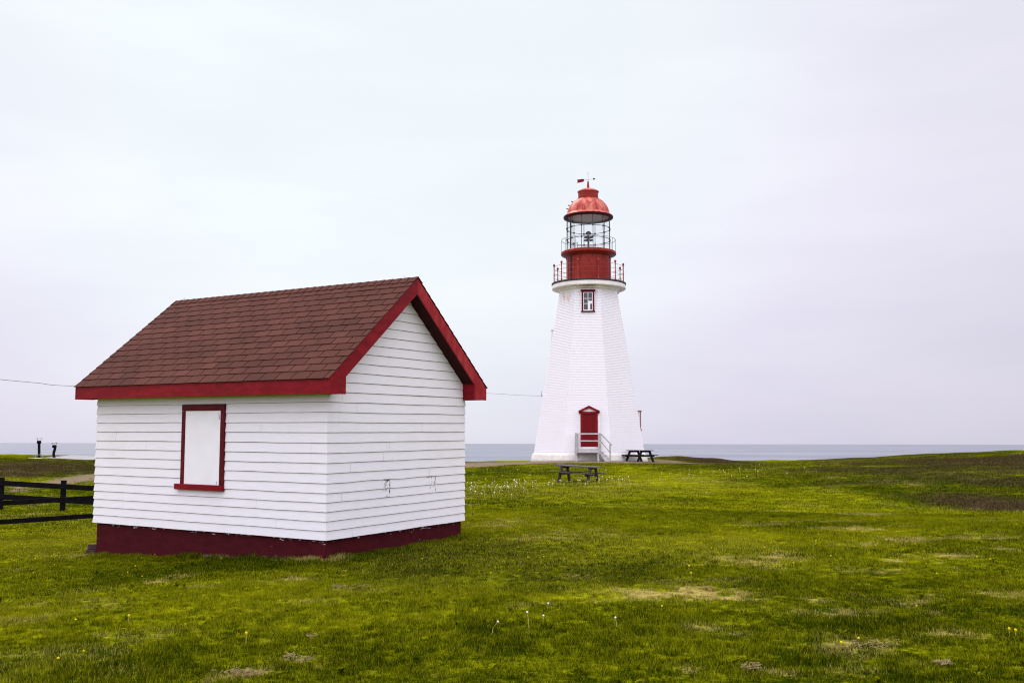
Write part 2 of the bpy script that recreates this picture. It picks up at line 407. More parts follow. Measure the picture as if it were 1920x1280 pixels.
# ------------------------------------------------------------------ terrain
def hash2(i, j, seed):
    h = (i.astype(np.int64) * 374761393 + j.astype(np.int64) * 668265263 + seed * 982451653) & 0x7fffffff
    h = ((h ^ (h >> 13)) * 1274126177) & 0x7fffffff
    return ((h ^ (h >> 16)) & 0xffffff) / float(0xffffff)
def vn(x, y, scale, seed, octv=3, rough=.5):
    x = np.asarray(x, float) / scale; y = np.asarray(y, float) / scale; tot = 0; amp = 1; s_ = 0
    for o in range(octv):
        i = np.floor(x); j = np.floor(y); fx = x - i; fy = y - j
        fx = fx * fx * fx * (fx * (fx * 6 - 15) + 10); fy = fy * fy * fy * (fy * (fy * 6 - 15) + 10)
        a = hash2(i, j, seed + o); b = hash2(i + 1, j, seed + o); c = hash2(i, j + 1, seed + o); d = hash2(i + 1, j + 1, seed + o)
        tot = tot + amp * (a + (b - a) * fx + (c - a) * fy + (a - b - c + d) * fx * fy); s_ += amp
        amp *= rough; x = x * 2.03 + 17.1; y = y * 2.03 - 9.7
    return tot / s_
def sstep(x, a, b):
    t = np.clip((np.asarray(x, float) - a) / (b - a), 0, 1); return t * t * (3 - 2 * t)

ctl = []   # (x, y, z) ground heights
def gp(px, py, Y): p = P(px, py, Y); ctl.append((p.x, p.y, p.z))
for l in ((0, 0, -.265), (0, W_, -.285), (-L_, 0, -.56), (-2.8, 0, -.42), (-1.2, -.8, -.34), (.6, 1.5, -.27), (-4, -.8, -.50), (-L_, W_, -.5), (-2.7, W_, -.38)):
    q = SHED @ Vector(l); ctl.append((q.x, q.y, q.z))
for x, y, z in ((0, 6, .0), (-4, 6, -.05), (4, 6, .05), (-8, 10, -.22), (0, 11, .03), (5, 12, .08), (10, 10, .1), (0, -10, 0), (-15, 0, -.2), (15, 0, .1),
                (0, -60, .5), (60, -20, 1), (-60, -20, .3), (2.5, 18, .02), (8, 20, .05), (16, 22, .3), (-12, 18, -.45)):
    ctl.append((x, y, z))
gp(1085, 904, 45); gp(900, 930, 32); gp(1300, 910, 40); gp(1100, 863, 65.5); gp(1000, 864, 70); gp(1215, 863, 70); gp(1105, 862, 76)
gp(900, 868, 72); gp(1300, 868, 66); gp(1290, 860, 77); gp(1400, 866, 75); gp(1560, 864, 72); gp(1720, 853, 68); gp(1920, 847, 64); gp(2150, 842, 60)
gp(1800, 880, 45); gp(1600, 900, 40); gp(1850, 960, 27); gp(1500, 960, 25)
gp(0, 956, 33); gp(117, 958, 32.5); gp(60, 878, 52); gp(60, 862, 60); gp(175, 872, 58); gp(-150, 862, 58); gp(140, 897, 46); gp(-200, 960, 30); gp(0, 1000, 24)
gp(500, 880, 60); gp(500, 930, 40)
ctl = np.array(ctl)
def tps_fit(c, lam=.02):
    n_ = len(c); xy = c[:, :2] / 30
    d = np.linalg.norm(xy[:, None] - xy[None], axis=2); K = np.where(d > 0, d * d * np.log(d + 1e-12), 0) + lam * np.eye(n_)
    Pm = np.c_[np.ones(n_), xy]; A = np.block([[K, Pm], [Pm.T, np.zeros((3, 3))]])
    return xy, np.linalg.solve(A, np.r_[c[:, 2], np.zeros(3)])
TXY, TW = tps_fit(ctl, .0015)
def coast(x):     # the cliff edge: y of the edge at each x
    x = np.asarray(x, float)
    return 80 - .0042 * np.clip(x - 12, 0, 80) ** 2 - .02 * np.clip(-x - 4, 0, 80) ** 1.7 * .55 + (vn(x, x * 0, 9, 5) - .5) * 4
MOUNDS = [(P(1278, 860, 73).x, 73.5, .30, 1.7, 1.6), (P(1345, 860, 73).x, 73.5, .22, 1.5, 1.6), (P(1235, 862, 74).x, 75, .15, 1.2, 1.5)]
def base_z(x, y):
    x = np.asarray(x, float); y = np.asarray(y, float); sh = x.shape
    X = np.c_[x.ravel(), y.ravel()] / 30; out = np.zeros(len(X))
    for i in range(0, len(X), 20000):
        d = np.linalg.norm(X[i:i + 20000, None] - TXY[None], axis=2)
        out[i:i + 20000] = (d * d * np.log(d + 1e-12)) @ TW[:-3] + TW[-3] + X[i:i + 20000] @ TW[-2:]
    z = out.reshape(sh)
    return np.clip(z, -1.6, 2.6)
def ground_z(x, y):
    x = np.asarray(x, float); y = np.asarray(y, float)
    z = base_z(x, y)
    r = np.hypot(x, y)
    amp = .022 + .06 * sstep(x, 6, 22) * sstep(y, 12, 30) + .03 * sstep(-x, 10, 20) * sstep(y, 30, 45)
    z = z + (vn(x, y, 2.6, 21, 3) - .5) * 2 * amp + (vn(x, y, .55, 33, 2) - .5) * .028
    for (mx, my, h_, rx, ry) in MOUNDS: z = z + h_ * np.exp(-((x - mx) / rx) ** 2 - ((y - my) / ry) ** 2)
    # cliff
    e = y - coast(x)
    k = sstep(e, 0, 7)
    z = z * (1 - k) + (-11.0) * k
    far = sstep(r, 150, 175)
    return z * (1 - far) - 11 * far
def ground_at(px, py):
    """walk the pixel's ray down to the ground"""
    d = ray(px, py).normalized(); t = 3.0
    ts = np.exp(np.linspace(math.log(3), math.log(120), 900))
    xs, ys, zs = CAM.x + d.x * ts, CAM.y + d.y * ts, CAM.z + d.z * ts
    g = ground_z(xs, ys); i = np.argmax(zs < g)
    if not (zs < g).any(): i = len(ts) - 1
    return Vector((xs[i], ys[i], g[i]))

# patches seen on the lawn: px, py, half-width px, half-height px, strength
DRYP = [(1240, 1114, 105, 16, 1.35), (1130, 1122, 60, 10, .7), (990, 1136, 30, 9, .6), (1625, 1218, 75, 18, .85), (1530, 1140, 60, 12, .6), (1450, 1045, 60, 10, .75),
        (1370, 1048, 40, 9, .7), (1590, 994, 48, 6, .8), (1615, 964, 50, 4, .6), (1610, 1021, 45, 7, .65), (1760, 1010, 45, 5, .75), (1850, 1008, 40, 6, .7), (1700, 1012, 40, 6, .6),
        (1640, 1068, 50, 7, .75), (1660, 1050, 26, 6, .7), (1760, 1042, 50, 6, .65), (1890, 1032, 30, 6, .6), (305, 1086, 24, 8, .8), (378, 1095, 20, 6, .7), (560, 1128, 50, 6, .4),
        (640, 1105, 24, 5, .6), (680, 1102, 40, 6, .5), (600, 1048, 40, 8, .6), (540, 1086, 60, 8, .45), (450, 1268, 30, 8, .7), (560, 1245, 30, 6, .5), (1410, 1258, 25, 5, .7),
        (1280, 1262, 30, 9, .5), (1780, 1250, 40, 8, .5), (1830, 1195, 60, 10, .6), (1900, 1116, 40, 10, .65), (1750, 1122, 40, 8, .4), (1650, 1125, 60, 10, .45), (1370, 1190, 50, 12, .5),
        (930, 985, 90, 8, .42), (1000, 1010, 70, 8, .45), (1100, 1003, 60, 6, .4), (120, 1045, 50, 6, .4), (60, 1135, 70, 7, .35), (250, 1190, 90, 7, .3), (200, 1130, 90, 6, .3), (1880, 975, 60, 8, .3), (1720, 1150, 30, 10, .35)]
DARKP = [(430, 1058, 220, 16, .55), (330, 1075, 120, 10, .3), (800, 1068, 110, 14, .35), (960, 1035, 130, 14, .35), (700, 1045, 120, 14, .3), (1150, 1062, 110, 18, .35), (1090, 1085, 120, 14, .25), (1060, 1108, 120, 10, .3),  # darker turf, partly the shed's shade painted into the tone
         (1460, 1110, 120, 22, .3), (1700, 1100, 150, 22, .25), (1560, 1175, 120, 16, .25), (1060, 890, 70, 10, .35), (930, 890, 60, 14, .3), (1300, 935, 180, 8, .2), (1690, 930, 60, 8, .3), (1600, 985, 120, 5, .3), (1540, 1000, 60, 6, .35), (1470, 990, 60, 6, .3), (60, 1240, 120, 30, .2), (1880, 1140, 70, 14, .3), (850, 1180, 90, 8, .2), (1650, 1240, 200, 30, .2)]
LIGHTP = [(1080, 1010, 220, 30, .35), (930, 975, 100, 14, .3), (1180, 1108, 90, 10, .5), (1075, 1122, 90, 7, .5), (1000, 990, 160, 14, .3), (640, 1135, 260, 22, .2), (480, 1120, 260, 18, .25), (800, 1110, 140, 20, .3), (1350, 1010, 160, 20, .25), (350, 1150, 180, 12, .2), (700, 1160, 200, 16, .2), (120, 1020, 60, 14, .25), (940, 1260, 160, 20, .2), (1140, 900, 300, 14, .1)]  # brighter turf: lit swaths beyond the shed's shadow painted into the tone
HEATHP = [(1880, 948, 100, 15, .95), (1800, 933, 70, 8, .55), (1780, 880, 200, 8, .42), (1560, 882, 160, 4, .36), (1900, 900, 120, 8, .5), (60, 874, 150, 7, .8), (40, 888, 80, 5, .75), (140, 882, 80, 6, .6), (1640, 905, 160, 4, .35), (1830, 862, 130, 4, .35), (1420, 872, 130, 3, .35), (1330, 862, 70, 5, .8)]
SANDP = [(150, 897, 46, 8, .80)]
def to_ground(lst):
    out = []
    for (px, py, rx, ry, s_) in lst:
        p = ground_at(px, py)
        if p.y > 100: p = P(px, py, 60)
        y = p.y; out.append((p.x, p.y, rx * y / F_PX, max(ry * y * y / (F_PX * 1.65), .12), s_))
    return out
DRYP = [(a, b_, rx * .9, ry * .66, s_ * 1.12) for (a, b_, rx, ry, s_) in DRYP]
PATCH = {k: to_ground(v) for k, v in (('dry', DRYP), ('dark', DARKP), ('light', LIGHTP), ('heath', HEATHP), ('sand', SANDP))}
def patch(x, y, lst, seed):
    out = np.zeros_like(x); wx = x + (vn(x, y, .8, seed, 3) - .5) * .8; wy = y + (vn(x, y, .8, seed + 9, 3) - .5) * .9
    for (cx, cy, rx, ry, s_) in lst:
        q = ((wx - cx) / rx) ** 2 + ((wy - cy) / ry) ** 2
        out = np.maximum(out, s_ * np.exp(-q * .8))
    return out
def fields(x, y):
    x = np.asarray(x, float); y = np.asarray(y, float)
    t = .44 + (vn(x, y, 5.5, 41, 3) - .5) * .85 + (vn(x, y, 1.3, 43, 3) - .5) * .50 + (vn(x, y, .30, 47, 3, .6) - .5) * .6
    t = t - patch(x, y, PATCH['dark'], 3) + patch(x, y, PATCH['light'], 5) - .16 * sstep(np.hypot(x, y), 11, 7) - .16 * sstep(x, 2.5, 8) * sstep(y, 20, 8) - .22 * sstep(-x, 6, 12) * sstep(y, 24, 40) - .24 * sstep(x, 7, 18) * sstep(y, 20, 36) + .10 * sstep(y, 9, 14) * sstep(y, 30, 20)  # light falloff painted in: near and right turf darker, mid band brighter
    dry = patch(x, y, PATCH['dry'], 7) * (.22 + 1.05 * sstep(vn(x, y, .28, 57, 4, .65), .32, .66)) + .34 * sstep(vn(x, y, 1.7, 51, 4, .6), .62, .82) + .12 * sstep(vn(x, y, 7, 53, 2), .5, .7)
    heath = patch(x, y, PATCH['heath'], 11) + .54 * sstep(x, 8, 26) * sstep(y, 24, 48) * sstep(vn(x, y, 5, 61, 3), .30, .60)
    e = coast(x) - y
    heath = np.maximum(heath, .5 * sstep(e, 6, 1) * sstep(vn(x, y, 4, 67, 2), .3, .6))
    sand = patch(x, y, PATCH['sand'], 13)
    tx, ty = P(1106, 862, 70).x, 70.0
    yc = 65.3 + .0 * x                                 # worn gravel in front of the tower
    band = sstep(y, yc - 4.4 - 5 * sstep(-x, -2, 5), yc - 2.2 - 2 * sstep(-x, -2, 5)) * sstep(x, -12, -9) * sstep(x, 19, 14) * sstep(y, 76, 72)
    band = np.maximum(band, sstep(np.hypot(x - tx, y - ty), 7.5, 6.0))
    sand = np.maximum(sand, band * (.50 + .55 * vn(x, y, 2.2, 71, 3)))
    for (mx, my, h_, rx, ry) in MOUNDS:
        q = np.exp(-((x - mx) / rx / 1.3) ** 2 - ((y - my) / ry / 1.2) ** 2); sand = sand * (1 - q); heath = np.maximum(heath, .75 * q)
    sand = sand * (1 - .75 * sstep(x, tx + 5.5, tx + 7.5) * sstep(y, 66.5, 68))
    sand = np.maximum(sand, sstep(-e, -1, 3))
    return np.clip(t, 0, 1), np.clip(dry, 0, 1.2), np.clip(heath, 0, 1), np.clip(sand, 0, 1)

def build_ground():
    fa = np.linspace(-38, 38, 560); ba = np.linspace(38, 322, 96)[1:-1]
    ang = np.radians(np.r_[fa, ba]); na = len(ang)
    rad = np.exp(np.linspace(math.log(1.0), math.log(180), 420)); nr = len(rad)
    x = (rad[:, None] * np.sin(ang)[None]).ravel(); y = (rad[:, None] * np.cos(ang)[None]).ravel()
    z = ground_z(x, y)
    vs = np.c_[x, y, z]; vs = np.r_[vs, [[0, 0, float(ground_z(np.array([0.]), np.array([0.]))[0])]]]
    i, j = np.meshgrid(np.arange(nr - 1), np.arange(na), indexing='ij'); j2 = (j + 1) % na
    q = np.stack([i * na + j, (i + 1) * na + j, (i + 1) * na + j2, i * na + j2], -1).reshape(-1, 4)[:, ::-1]
    me = bpy.data.meshes.new('ground')
    tris = [(nr * na, (k + 1) % na, k) for k in range(na)]
    me.from_pydata(vs.tolist(), [], q.tolist() + tris); me.update()
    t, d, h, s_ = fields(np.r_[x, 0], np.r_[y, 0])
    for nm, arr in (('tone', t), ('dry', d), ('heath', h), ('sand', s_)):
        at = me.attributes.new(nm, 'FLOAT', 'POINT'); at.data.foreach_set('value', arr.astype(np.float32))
    me.polygons.foreach_set('use_smooth', [True] * len(me.polygons))
    bm = bmesh.new(); bm.from_mesh(me); bmesh.ops.recalc_face_normals(bm, faces=bm.faces)
    bm.faces.ensure_lookup_table()
    if sum(f.normal.z for f in bm.faces) < 0: bmesh.ops.reverse_faces(bm, faces=bm.faces)
    bm.to_mesh(me); bm.free()
    me.materials.append(M['turf'])
    o = bpy.data.objects.new('ground', me); COL.objects.link(o)
    return tag(o, 'uneven mown lawn with straw patches on the headland', 'lawn', kind='structure')
build_ground()
b = MB(); b.lathe([(60000, -9.0), (20000, -9.0), (4000, -9.0), (600, -9.0), (60, -9.0)], 96)
b.f = b.f[:-2]; b.a = b.a[:-2]      # an open ring: no end caps
sea = b.build('sea', M['sea'], fix=True); tag(sea, 'grey blue sea reaching the flat horizon', 'sea', kind='structure')
if sea.data.polygons[0].normal.z < 0: sea.data.flip_normals()

# ------------------------------------------------------------------ shed
shed = empty('shed', SHED)
tag(shed, 'small white clapboard shed with brown shingle gable roof and red trim', 'shed')
ZK = [.025, .166, .308, .45, .59, .732, .881, 1.031, 1.187, 1.339, 1.495, 1.654, 1.811, 1.967, 2.122]
while ZK[-1] < 4.3: ZK.append(ZK[-1] + .156)
YM = W_ / 2; SL = (ZR - ZE) / (YM + EV)
def roof_z(y): return ZR - abs(y - YM) * SL
jit = {}
def wl_clear(x): return on_wall(325, 910, 1).x < x < on_wall(430, 910, 1).x     # keep clear of the window
def course_jit(k, side, i): return jit.setdefault((k, side, i), random.gauss(0, .0022))
b = MB()
ox0, ox1, ix = .020, .003, -.03
cn = [(-L_, 0), (0, 0), (0, W_), (-L_, W_)]; dirs = [(-1, -1), (1, -1), (1, 1), (-1, 1)]
for k in range(15):
    z0, z1 = ZK[k], ZK[k + 1] + .022
    for s_ in range(4):
        A, B = cn[s_], cn[(s_ + 1) % 4]; da, db = dirs[s_], dirs[(s_ + 1) % 4]
        nseg = 11 if s_ % 2 == 0 else 8
        for i in range(nseg):
            pts = []
            for ii in (i, i + 1):
                t = ii / nseg; x = A[0] + (B[0] - A[0]) * t; y = A[1] + (B[1] - A[1]) * t
                # offset: outward normal, mitred at the ends
                nx = [(0, -1), (1, 0), (0, 1), (-1, 0)][s_]; o2 = [nx[0], nx[1]]
                if ii == 0: o2 = list(da)
                if ii == nseg: o2 = list(db)
                jz = 0 if ii in (0, nseg) else course_jit(k, s_, ii)
                jt = 0 if ii in (0, nseg) else course_jit(k + 1, s_, ii)
                pts.append(((x + o2[0] * ox0, y + o2[1] * ox0, z0 + jz), (x + o2[0] * ox1, y + o2[1] * ox1, z1 + jt), (x + o2[0] * ix, y + o2[1] * ix, z0 + jz)))
            (a0, a1, a2), (b0, b1, b2) = pts
            f_ = .032 / (z1 - z0)
            am = tuple(p_ * f_ + q_ * (1 - f_) for p_, q_ in zip(a0, a1)); bm_ = tuple(p_ * f_ + q_ * (1 - f_) for p_, q_ in zip(b0, b1))
            b.add([a0, b0, bm_, am], [(0, 1, 2, 3)]); b.add([am, bm_, b1, a1], [(0, 1, 2, 3)], 1.0)  # top strip coloured for the lap's shadow and dirt
            b.add([a0, b0, a2, b2], [(0, 2, 3, 1)], 1.0)
rj = random.Random(31)          # butt joints between board lengths
for k in range(15):
    z0, z1 = ZK[k] + .004, ZK[k + 1] - .012; f_ = (z1 - z0) / (ZK[k + 1] + .022 - ZK[k]); oa, ob = ox0 + .0012, ox0 - (ox0 - ox1) * f_ + .0012
    for (wall, ln) in ((0, L_), (1, W_)):
        for _ in range(rj.choice((0, 1, 1))):
            t = rj.uniform(.06, .94) * ln; w2 = .0022
            if wall == 0 and wl_clear(-t): continue
            if wall == 0: q = [(-t - w2, -oa, z0), (-t + w2, -oa, z0), (-t + w2, -ob, z1), (-t - w2, -ob, z1)]
            else: q = [(oa, t - w2, z0), (oa, t + w2, z0), (ob, t + w2, z1), (ob, t - w2, z1)]
            b.add(q, [(0, 1, 2, 3)], 1.0)
for (gx, sg) in ((0, 1), (-L_, -1)):
    for k in range(15, len(ZK) - 1):
        z0, z1 = ZK[k], ZK[k + 1] + .022
        h0 = max(0, (ZR - .06 - z0) / SL); h1 = max(0, (ZR - .06 - z1) / SL)
        h0 = min(h0, YM); h1 = min(h1, YM)
        if h0 <= .02: break
        N = 6
        for i in range(N):
            t0, t1 = i / N, (i + 1) / N
            def pt(t, h, off, z, kk): return (gx + sg * off, YM - h + 2 * h * t, z + (0 if t in (0, 1) else course_jit(kk, gx, round(t * N))))
            q = [pt(t0, h0, ox0, z0, k), pt(t1, h0, ox0, z0, k), pt(t1, h1, ox1, z1, k + 1), pt(t0, h1, ox1, z1, k + 1), pt(t0, h0, ix, z0, k), pt(t1, h0, ix, z0, k)]
            f_ = .032 / (z1 - z0); mid_ = [tuple(u_ * f_ + w_ * (1 - f_) for u_, w_ in zip(q[i0], q[i1])) for i0, i1 in ((0, 3), (1, 2))]
            for vs_, a_ in (([q[0], q[1], mid_[1], mid_[0]], 0.0), ([mid_[0], mid_[1], q[2], q[3]], 1.0), ([q[0], q[4], q[5], q[1]], 1.0)):
                b.add(vs_, [(0, 1, 2, 3) if sg > 0 else (3, 2, 1, 0)], a_)
pk1a, pk1b = on_wall(718, 932, 0), on_wall(730.5, 899, 0); pk2a, pk2b = on_wall(799, 922, 0), on_wall(816, 892, 0)
M['shed_white2'] = siding_material('shed_siding', patches=((pk1a.y - .02, pk1b.y, ZK[4], ZK[6], .585), (pk2a.y - .02, pk2b.y, ZK[4], ZK[6], .625)))
siding = b.build('siding', M['shed_white2'], shed, attr='edge')
# solid wall core behind the boards
b = MB(); b.box(-L_ + .03, -.03, .03, W_ - .03, .02, 2.30)
b.prism([(-.03, .04, 2.303), (-.03, W_ - .04, 2.303), (-.03, YM, ZR - .22)], (-L_ + .06, 0, 0))
b.build('wall_core', M['panel_white'], shed, fix=True)
# foundation
b = MB(); b.box(-L_ + .035, -.035, .035, W_ - .035, -.95, .018)
b.build('foundation', M['plinth'], shed, bevel=.012)
# roof deck (under the shingles)
b = MB(); ca, sa = math.cos(math.atan(SL)), math.sin(math.atan(SL)); X0, X1 = -L_ - OG2, OG
for sg in (-1, 1):
    ye = YM + sg * (YM + EV - .034); zz_ = ZE + .034 * SL
    poly = [(X0 + .028, ye, zz_ - .004), (X0 + .028, YM, ZR - .004), (X0 + .028, YM, ZR - .09), (X0 + .028, ye, zz_ - .09)]
    b.prism(poly, (X1 - X0 - .056, 0, 0))
    b.prism([(X0 - .004, YM + sg * (YM + EV), ZE - .001), (X0 - .004, YM, ZR - .001), (X0 - .004, YM, ZR + .002), (X0 - .004, YM + sg * (YM + EV), ZE + .002)], (X1 - X0 + .008, 0, 0))
roof = b.build('roof', M['underlay'], shed, fix=True)
# shingle tabs
SLEN = math.hypot(YM + EV, ZR - ZE)
for sg in (-1, 1):
    b = MB(); ex = .181
    ds = Vector((0, -sg * ca, sa)); nn = Vector((0, sg * sa, ca)); e0 = Vector((0, YM + sg * (YM + EV), ZE))
    k = 0
    while k * ex < SLEN - .02:
        s0 = k * ex - (.03 if k == 0 else 0); s1 = min(k * ex + ex + .03, SLEN)
        tw = .338; x = X0 - .01 - tw * ((k % 2) * .5 + .13 * ((k * 7) % 3 == 1) * .3) - .1
        base = random.gauss(.5, .07)
        while x < X1 + .012:
            xa, xb = max(x + .0085, X0 - .012), min(x + tw - .0085, X1 + .012)
            if xb - xa > .02:
                j0 = random.gauss(0, .0022); j1 = random.gauss(0, .0022)
                lift = .014 + abs(random.gauss(0, .0015))
                p = []
                for hh in (0, 1):
                    for (xx, ss, jj) in ((xa, s0 + j0, 0), (xb, s0 + j1, 0), (xb, s1, 1), (xa, s1, 1)):
                        hgt = (lift if jj == 0 else .003) if hh else (lift - .007 if jj == 0 else -.002)
                        p.append(Vector((xx, 0, 0)) + e0 + ds * ss + nn * hgt)
                b.hexa(p if sg < 0 else [p[1], p[0], p[3], p[2], p[5], p[4], p[7], p[6]], min(1, max(0, random.gauss(base, .22))))
            x += tw
        k += 1
    b.build('shingles', M['shingle'], roof, attr='tint', fix=True)
b = MB(); x = X1 + .014; i = 0
while x > X0 - .02:
    xe = max(x - .23, X0 - .015); t = random.gauss(.3, .2)
    for sg in (-1, 1):
        ds = Vector((0, sg * ca, -sa)); nn = Vector((0, sg * sa, ca)); o_ = Vector((0, YM, ZR))
        p = [Vector((xx, 0, 0)) + o_ + ds * q + nn * h for h in (.006, .0) for (xx, q) in ()]
        hi0, hi1 = .024, .012
        A = [Vector((x, 0, 0)) + o_ + Vector((0, 0, hi0)), Vector((x, 0, 0)) + o_ + ds * .145 + nn * hi0,
             Vector((xe, 0, 0)) + o_ + ds * .145 + nn * hi1, Vector((xe, 0, 0)) + o_ + Vector((0, 0, hi1))]
        dn = Vector((0, 0, -.008))
        b.hexa([q + dn for q in A] + A, min(1, max(0, t)))
    x -= .178; i += 1
b.build('ridge_cap', M['shingle'], roof, attr='tint', fix=True)
# eave fascia boards, boxed soffits
for sg in (-1, 1):
    y0 = YM + sg * (YM + EV); b = MB()
    ya, yb = sorted((y0 - sg * .003, y0 - sg * .03)); b.box(X0 + .026, X1 - .026, ya, yb, ZF, ZE - .004)
    b.build('fascia', M['trim_red'], shed, bevel=.003)
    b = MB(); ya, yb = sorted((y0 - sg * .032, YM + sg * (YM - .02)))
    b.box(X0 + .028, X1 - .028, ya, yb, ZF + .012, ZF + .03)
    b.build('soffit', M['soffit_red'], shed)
# rake boards with boxed ends
BI = .075
for gx, th in ((X1, -.026), (X0, .026)):
    for sg in (-1, 1):
        def Y_(v): return YM + sg * (v - YM) if sg > 0 else v
        def yy(v): return v if sg < 0 else W_ - v
        zin = roof_z(BI) - DV
        poly = [(gx, yy(-EV - .001), ZF - .004), (gx, yy(BI), ZF - .004), (gx, yy(BI), zin), (gx, YM, ZR - DV), (gx, YM, ZR - .006), (gx, yy(-EV - .001), ZE - .012)]
        b = MB(); b.prism(poly, (th, 0, 0))
        rb = b.build('rake_board', M['trim_faded'] if (sg > 0 and gx == X1) else M['trim_red'], shed, fix=True, bevel=.003)
        if sg > 0 and gx == X1: rb['label'] = 'faded brighter red rake board on the far slope'
    # sloping soffit under the rake overhang, and the closed inner side of each eave box
    xa, xb = (X1 - .028, .0) if gx == X1 else (X0 + .028, -L_)
    b = MB()
    for sg in (-1, 1):
        def yy(v): return v if sg < 0 else W_ - v
        d0 = DV - .03
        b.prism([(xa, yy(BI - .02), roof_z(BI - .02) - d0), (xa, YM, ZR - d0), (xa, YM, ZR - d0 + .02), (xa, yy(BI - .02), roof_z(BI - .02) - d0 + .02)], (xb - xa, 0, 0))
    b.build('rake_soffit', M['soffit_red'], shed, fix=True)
    for sg in (-1, 1):
        def yy(v): return v if sg < 0 else W_ - v
        y0, y1 = sorted((yy(BI - .004), yy(BI - .022))); b = MB()
        x0, x1 = sorted((xa, xb)); b.box(x0, x1, y0, y1, ZF, roof_z(BI) - DV + .03)
        b.build('eave_return', M['trim_red'], shed)
# shuttered window
wl = on_wall(341, 910, 1).x; wr = on_wall(422.5, 912, 1).x; wt = on_wall(382, 758, 1).z; wb = on_wall(377, 913, 1).z
wl2 = on_wall(341, 762, 1).x; wr2 = on_wall(424, 762, 1).x; wl = (wl + wl2) / 2 + .03; wr = (wr + wr2) / 2
win = MB(); T = .105
win.box(wl, wl + T * .8, -.045, .0, wb + .05, wt - T - .002); win.box(wr - T * .9, wr, -.045, .0, wb + .05, wt - T - .002); win.box(wl, wr, -.048, .0, wt - T, wt)
wf = win.build('window_frame', M['frame_red'], shed, bevel=.004)
b = MB(); b.box(wl - .10, wr + .01, -.085, .0, wb - .045, wb + .048); b.build('sill', M['trim_red'], wf, bevel=.006)
b = MB(); b.box(wl + T * .8 - .004, wr - T * .9 + .004, -.034, .0, wb + .049, wt - T - .001); b.build('window_panel', M['panel_white'], wf)
for (u, v, ln, an) in ((wr - .14, wt - .15, .10, 1.2), (wr - .16, wb + .11, .05, 1.4)):
    b = MB(); b.bar((u, -.036, v), (u + math.cos(an) * ln * .4, -.036, v - ln), .004, .007, (0, 1, 0)); b.build('panel_crack', M['iron_dark'], wf)

# loose brick lying at the back corner of the foundation
bp = P(171, 1031, 18.0)
bk_ = empty('loose_brick', loc=(bp.x, bp.y, float(ground_z(np.array([bp.x]), np.array([bp.y]))[0]) - .02), rz=R(25))
b = MB(); b.box(-.085, .085, -.09, .09, 0, .13); b.build('lower_brick', M['brick'], bk_, bevel=.012)
b = MB(); b.box(-.06, .085, -.085, .085, .133, .22); b.build('upper_brick', M['brick'], bk_, bevel=.012)
tag(bk_, 'small dark brick block at the left foot of the shed foundation', 'brick')

# ------------------------------------------------------------------ lighthouse
TY = 70.0
tb = P(1106, 863, TY); TX, TZ = tb.x, tb.z
PXM = (P(1107, 700, TY) - P(1106, 700, TY)).length
RZ = R(-6.9)
lh = empty('lighthouse', loc=(TX, TY, TZ), rz=RZ)
tag(lh, 'white octagonal clapboard lighthouse with red lantern and gallery railing', 'lighthouse')
def zl(py): return P(1106, py, TY).z - TZ
Z0 = zl(849.5); ZT = zl(552); RB = 100.3 * PXM / .924; RTOP = 53.5 * PXM / .924
def Rz(z): return RB + (RTOP - RB) * (z - Z0) / (ZT - Z0)
def oct_(r, z, k): t = R(-90 + 22.5 + 45 * k); return (r * math.cos(t), r * math.sin(t), z)
C8 = math.cos(R(22.5))
b = MB(); nC = 100; hC = (ZT - Z0) / nC
for i in range(nC):
    z0 = Z0 + i * hC; z1 = z0 + hC + .012
    for k in range(8):
        ro, ri = Rz(z0) + .020, Rz(z1) + .002
        f_ = .034 / (z1 - z0); rm, zm_ = ro * f_ + ri * (1 - f_), z0 * f_ + z1 * (1 - f_)
        b.add([oct_(ro, z0, k), oct_(ro, z0, k + 1), oct_(rm, zm_, k + 1), oct_(rm, zm_, k)], [(0, 1, 2, 3)])
        b.add([oct_(rm, zm_, k), oct_(rm, zm_, k + 1), oct_(ri, z1, k + 1), oct_(ri, z1, k)], [(0, 1, 2, 3)], 1.0)  # painted lap shadow on the tower boards, fainter
        b.add([oct_(ro, z0, k), oct_(ro, z0, k + 1), oct_(Rz(z0) - .03, z0, k), oct_(Rz(z0) - .03, z0, k + 1)], [(0, 2, 3, 1)], 1.0)
rz0, rz1 = zl(592), zl(553)
M['tower_white'] = siding_material('tower_siding', rust=(-1.95, -1.25, rz0 + .5, rz1), tone=.97, line=(.76, .73, .77))
b.build('tower', M['tower_white'], lh, attr='edge')
b = MB(); b.lathe([(RB - .06, Z0), (RTOP - .06, ZT)], 8, rot=.5); b.build('tower_core', M['panel_white'], lh)
b = MB(); b.lathe([(RB + .24, -1.0), (RB + .22, .12), (RB + .15, zl(852)), (RB + .05, Z0 + .02), (RB - .1, Z0 + .02)], 8, rot=.5); b.build('foundation', M['concrete'], lh)
# flared cornice and gallery deck
b = MB(); b.lathe([(RTOP, ZT - .01), (RTOP + .02, ZT + .12), (RTOP + .13, ZT + .16), (RTOP + .16, ZT + .26), (RTOP + .28, ZT + .34), (RTOP + .34, ZT + .46), (RTOP + .34, zl(543))], 8, rot=.5)
b.build('cornice', M['tower_trim'], lh)
RD = 69.5 * PXM; zd0, zd1, zd2 = zl(543.5), zl(536), zl(532.5)
b = MB(); b.lathe([(RD - .35, zd0 - .015), (RD - .03, zd0), (RD, zd0 + .03), (RD, zd1), (RD - .05, zd1 + .01)], 72); b.build('gallery_rim', M['tower_trim'], lh, smooth=40)
b = MB(); b.lathe([(RD - .02, zd1 + .012), (RD + .03, zd1 + .02), (RD + .03, zd2), (.5, zd2 + .02)], 72); b.build('gallery_deck', M['deck_dark'], lh, smooth=40)
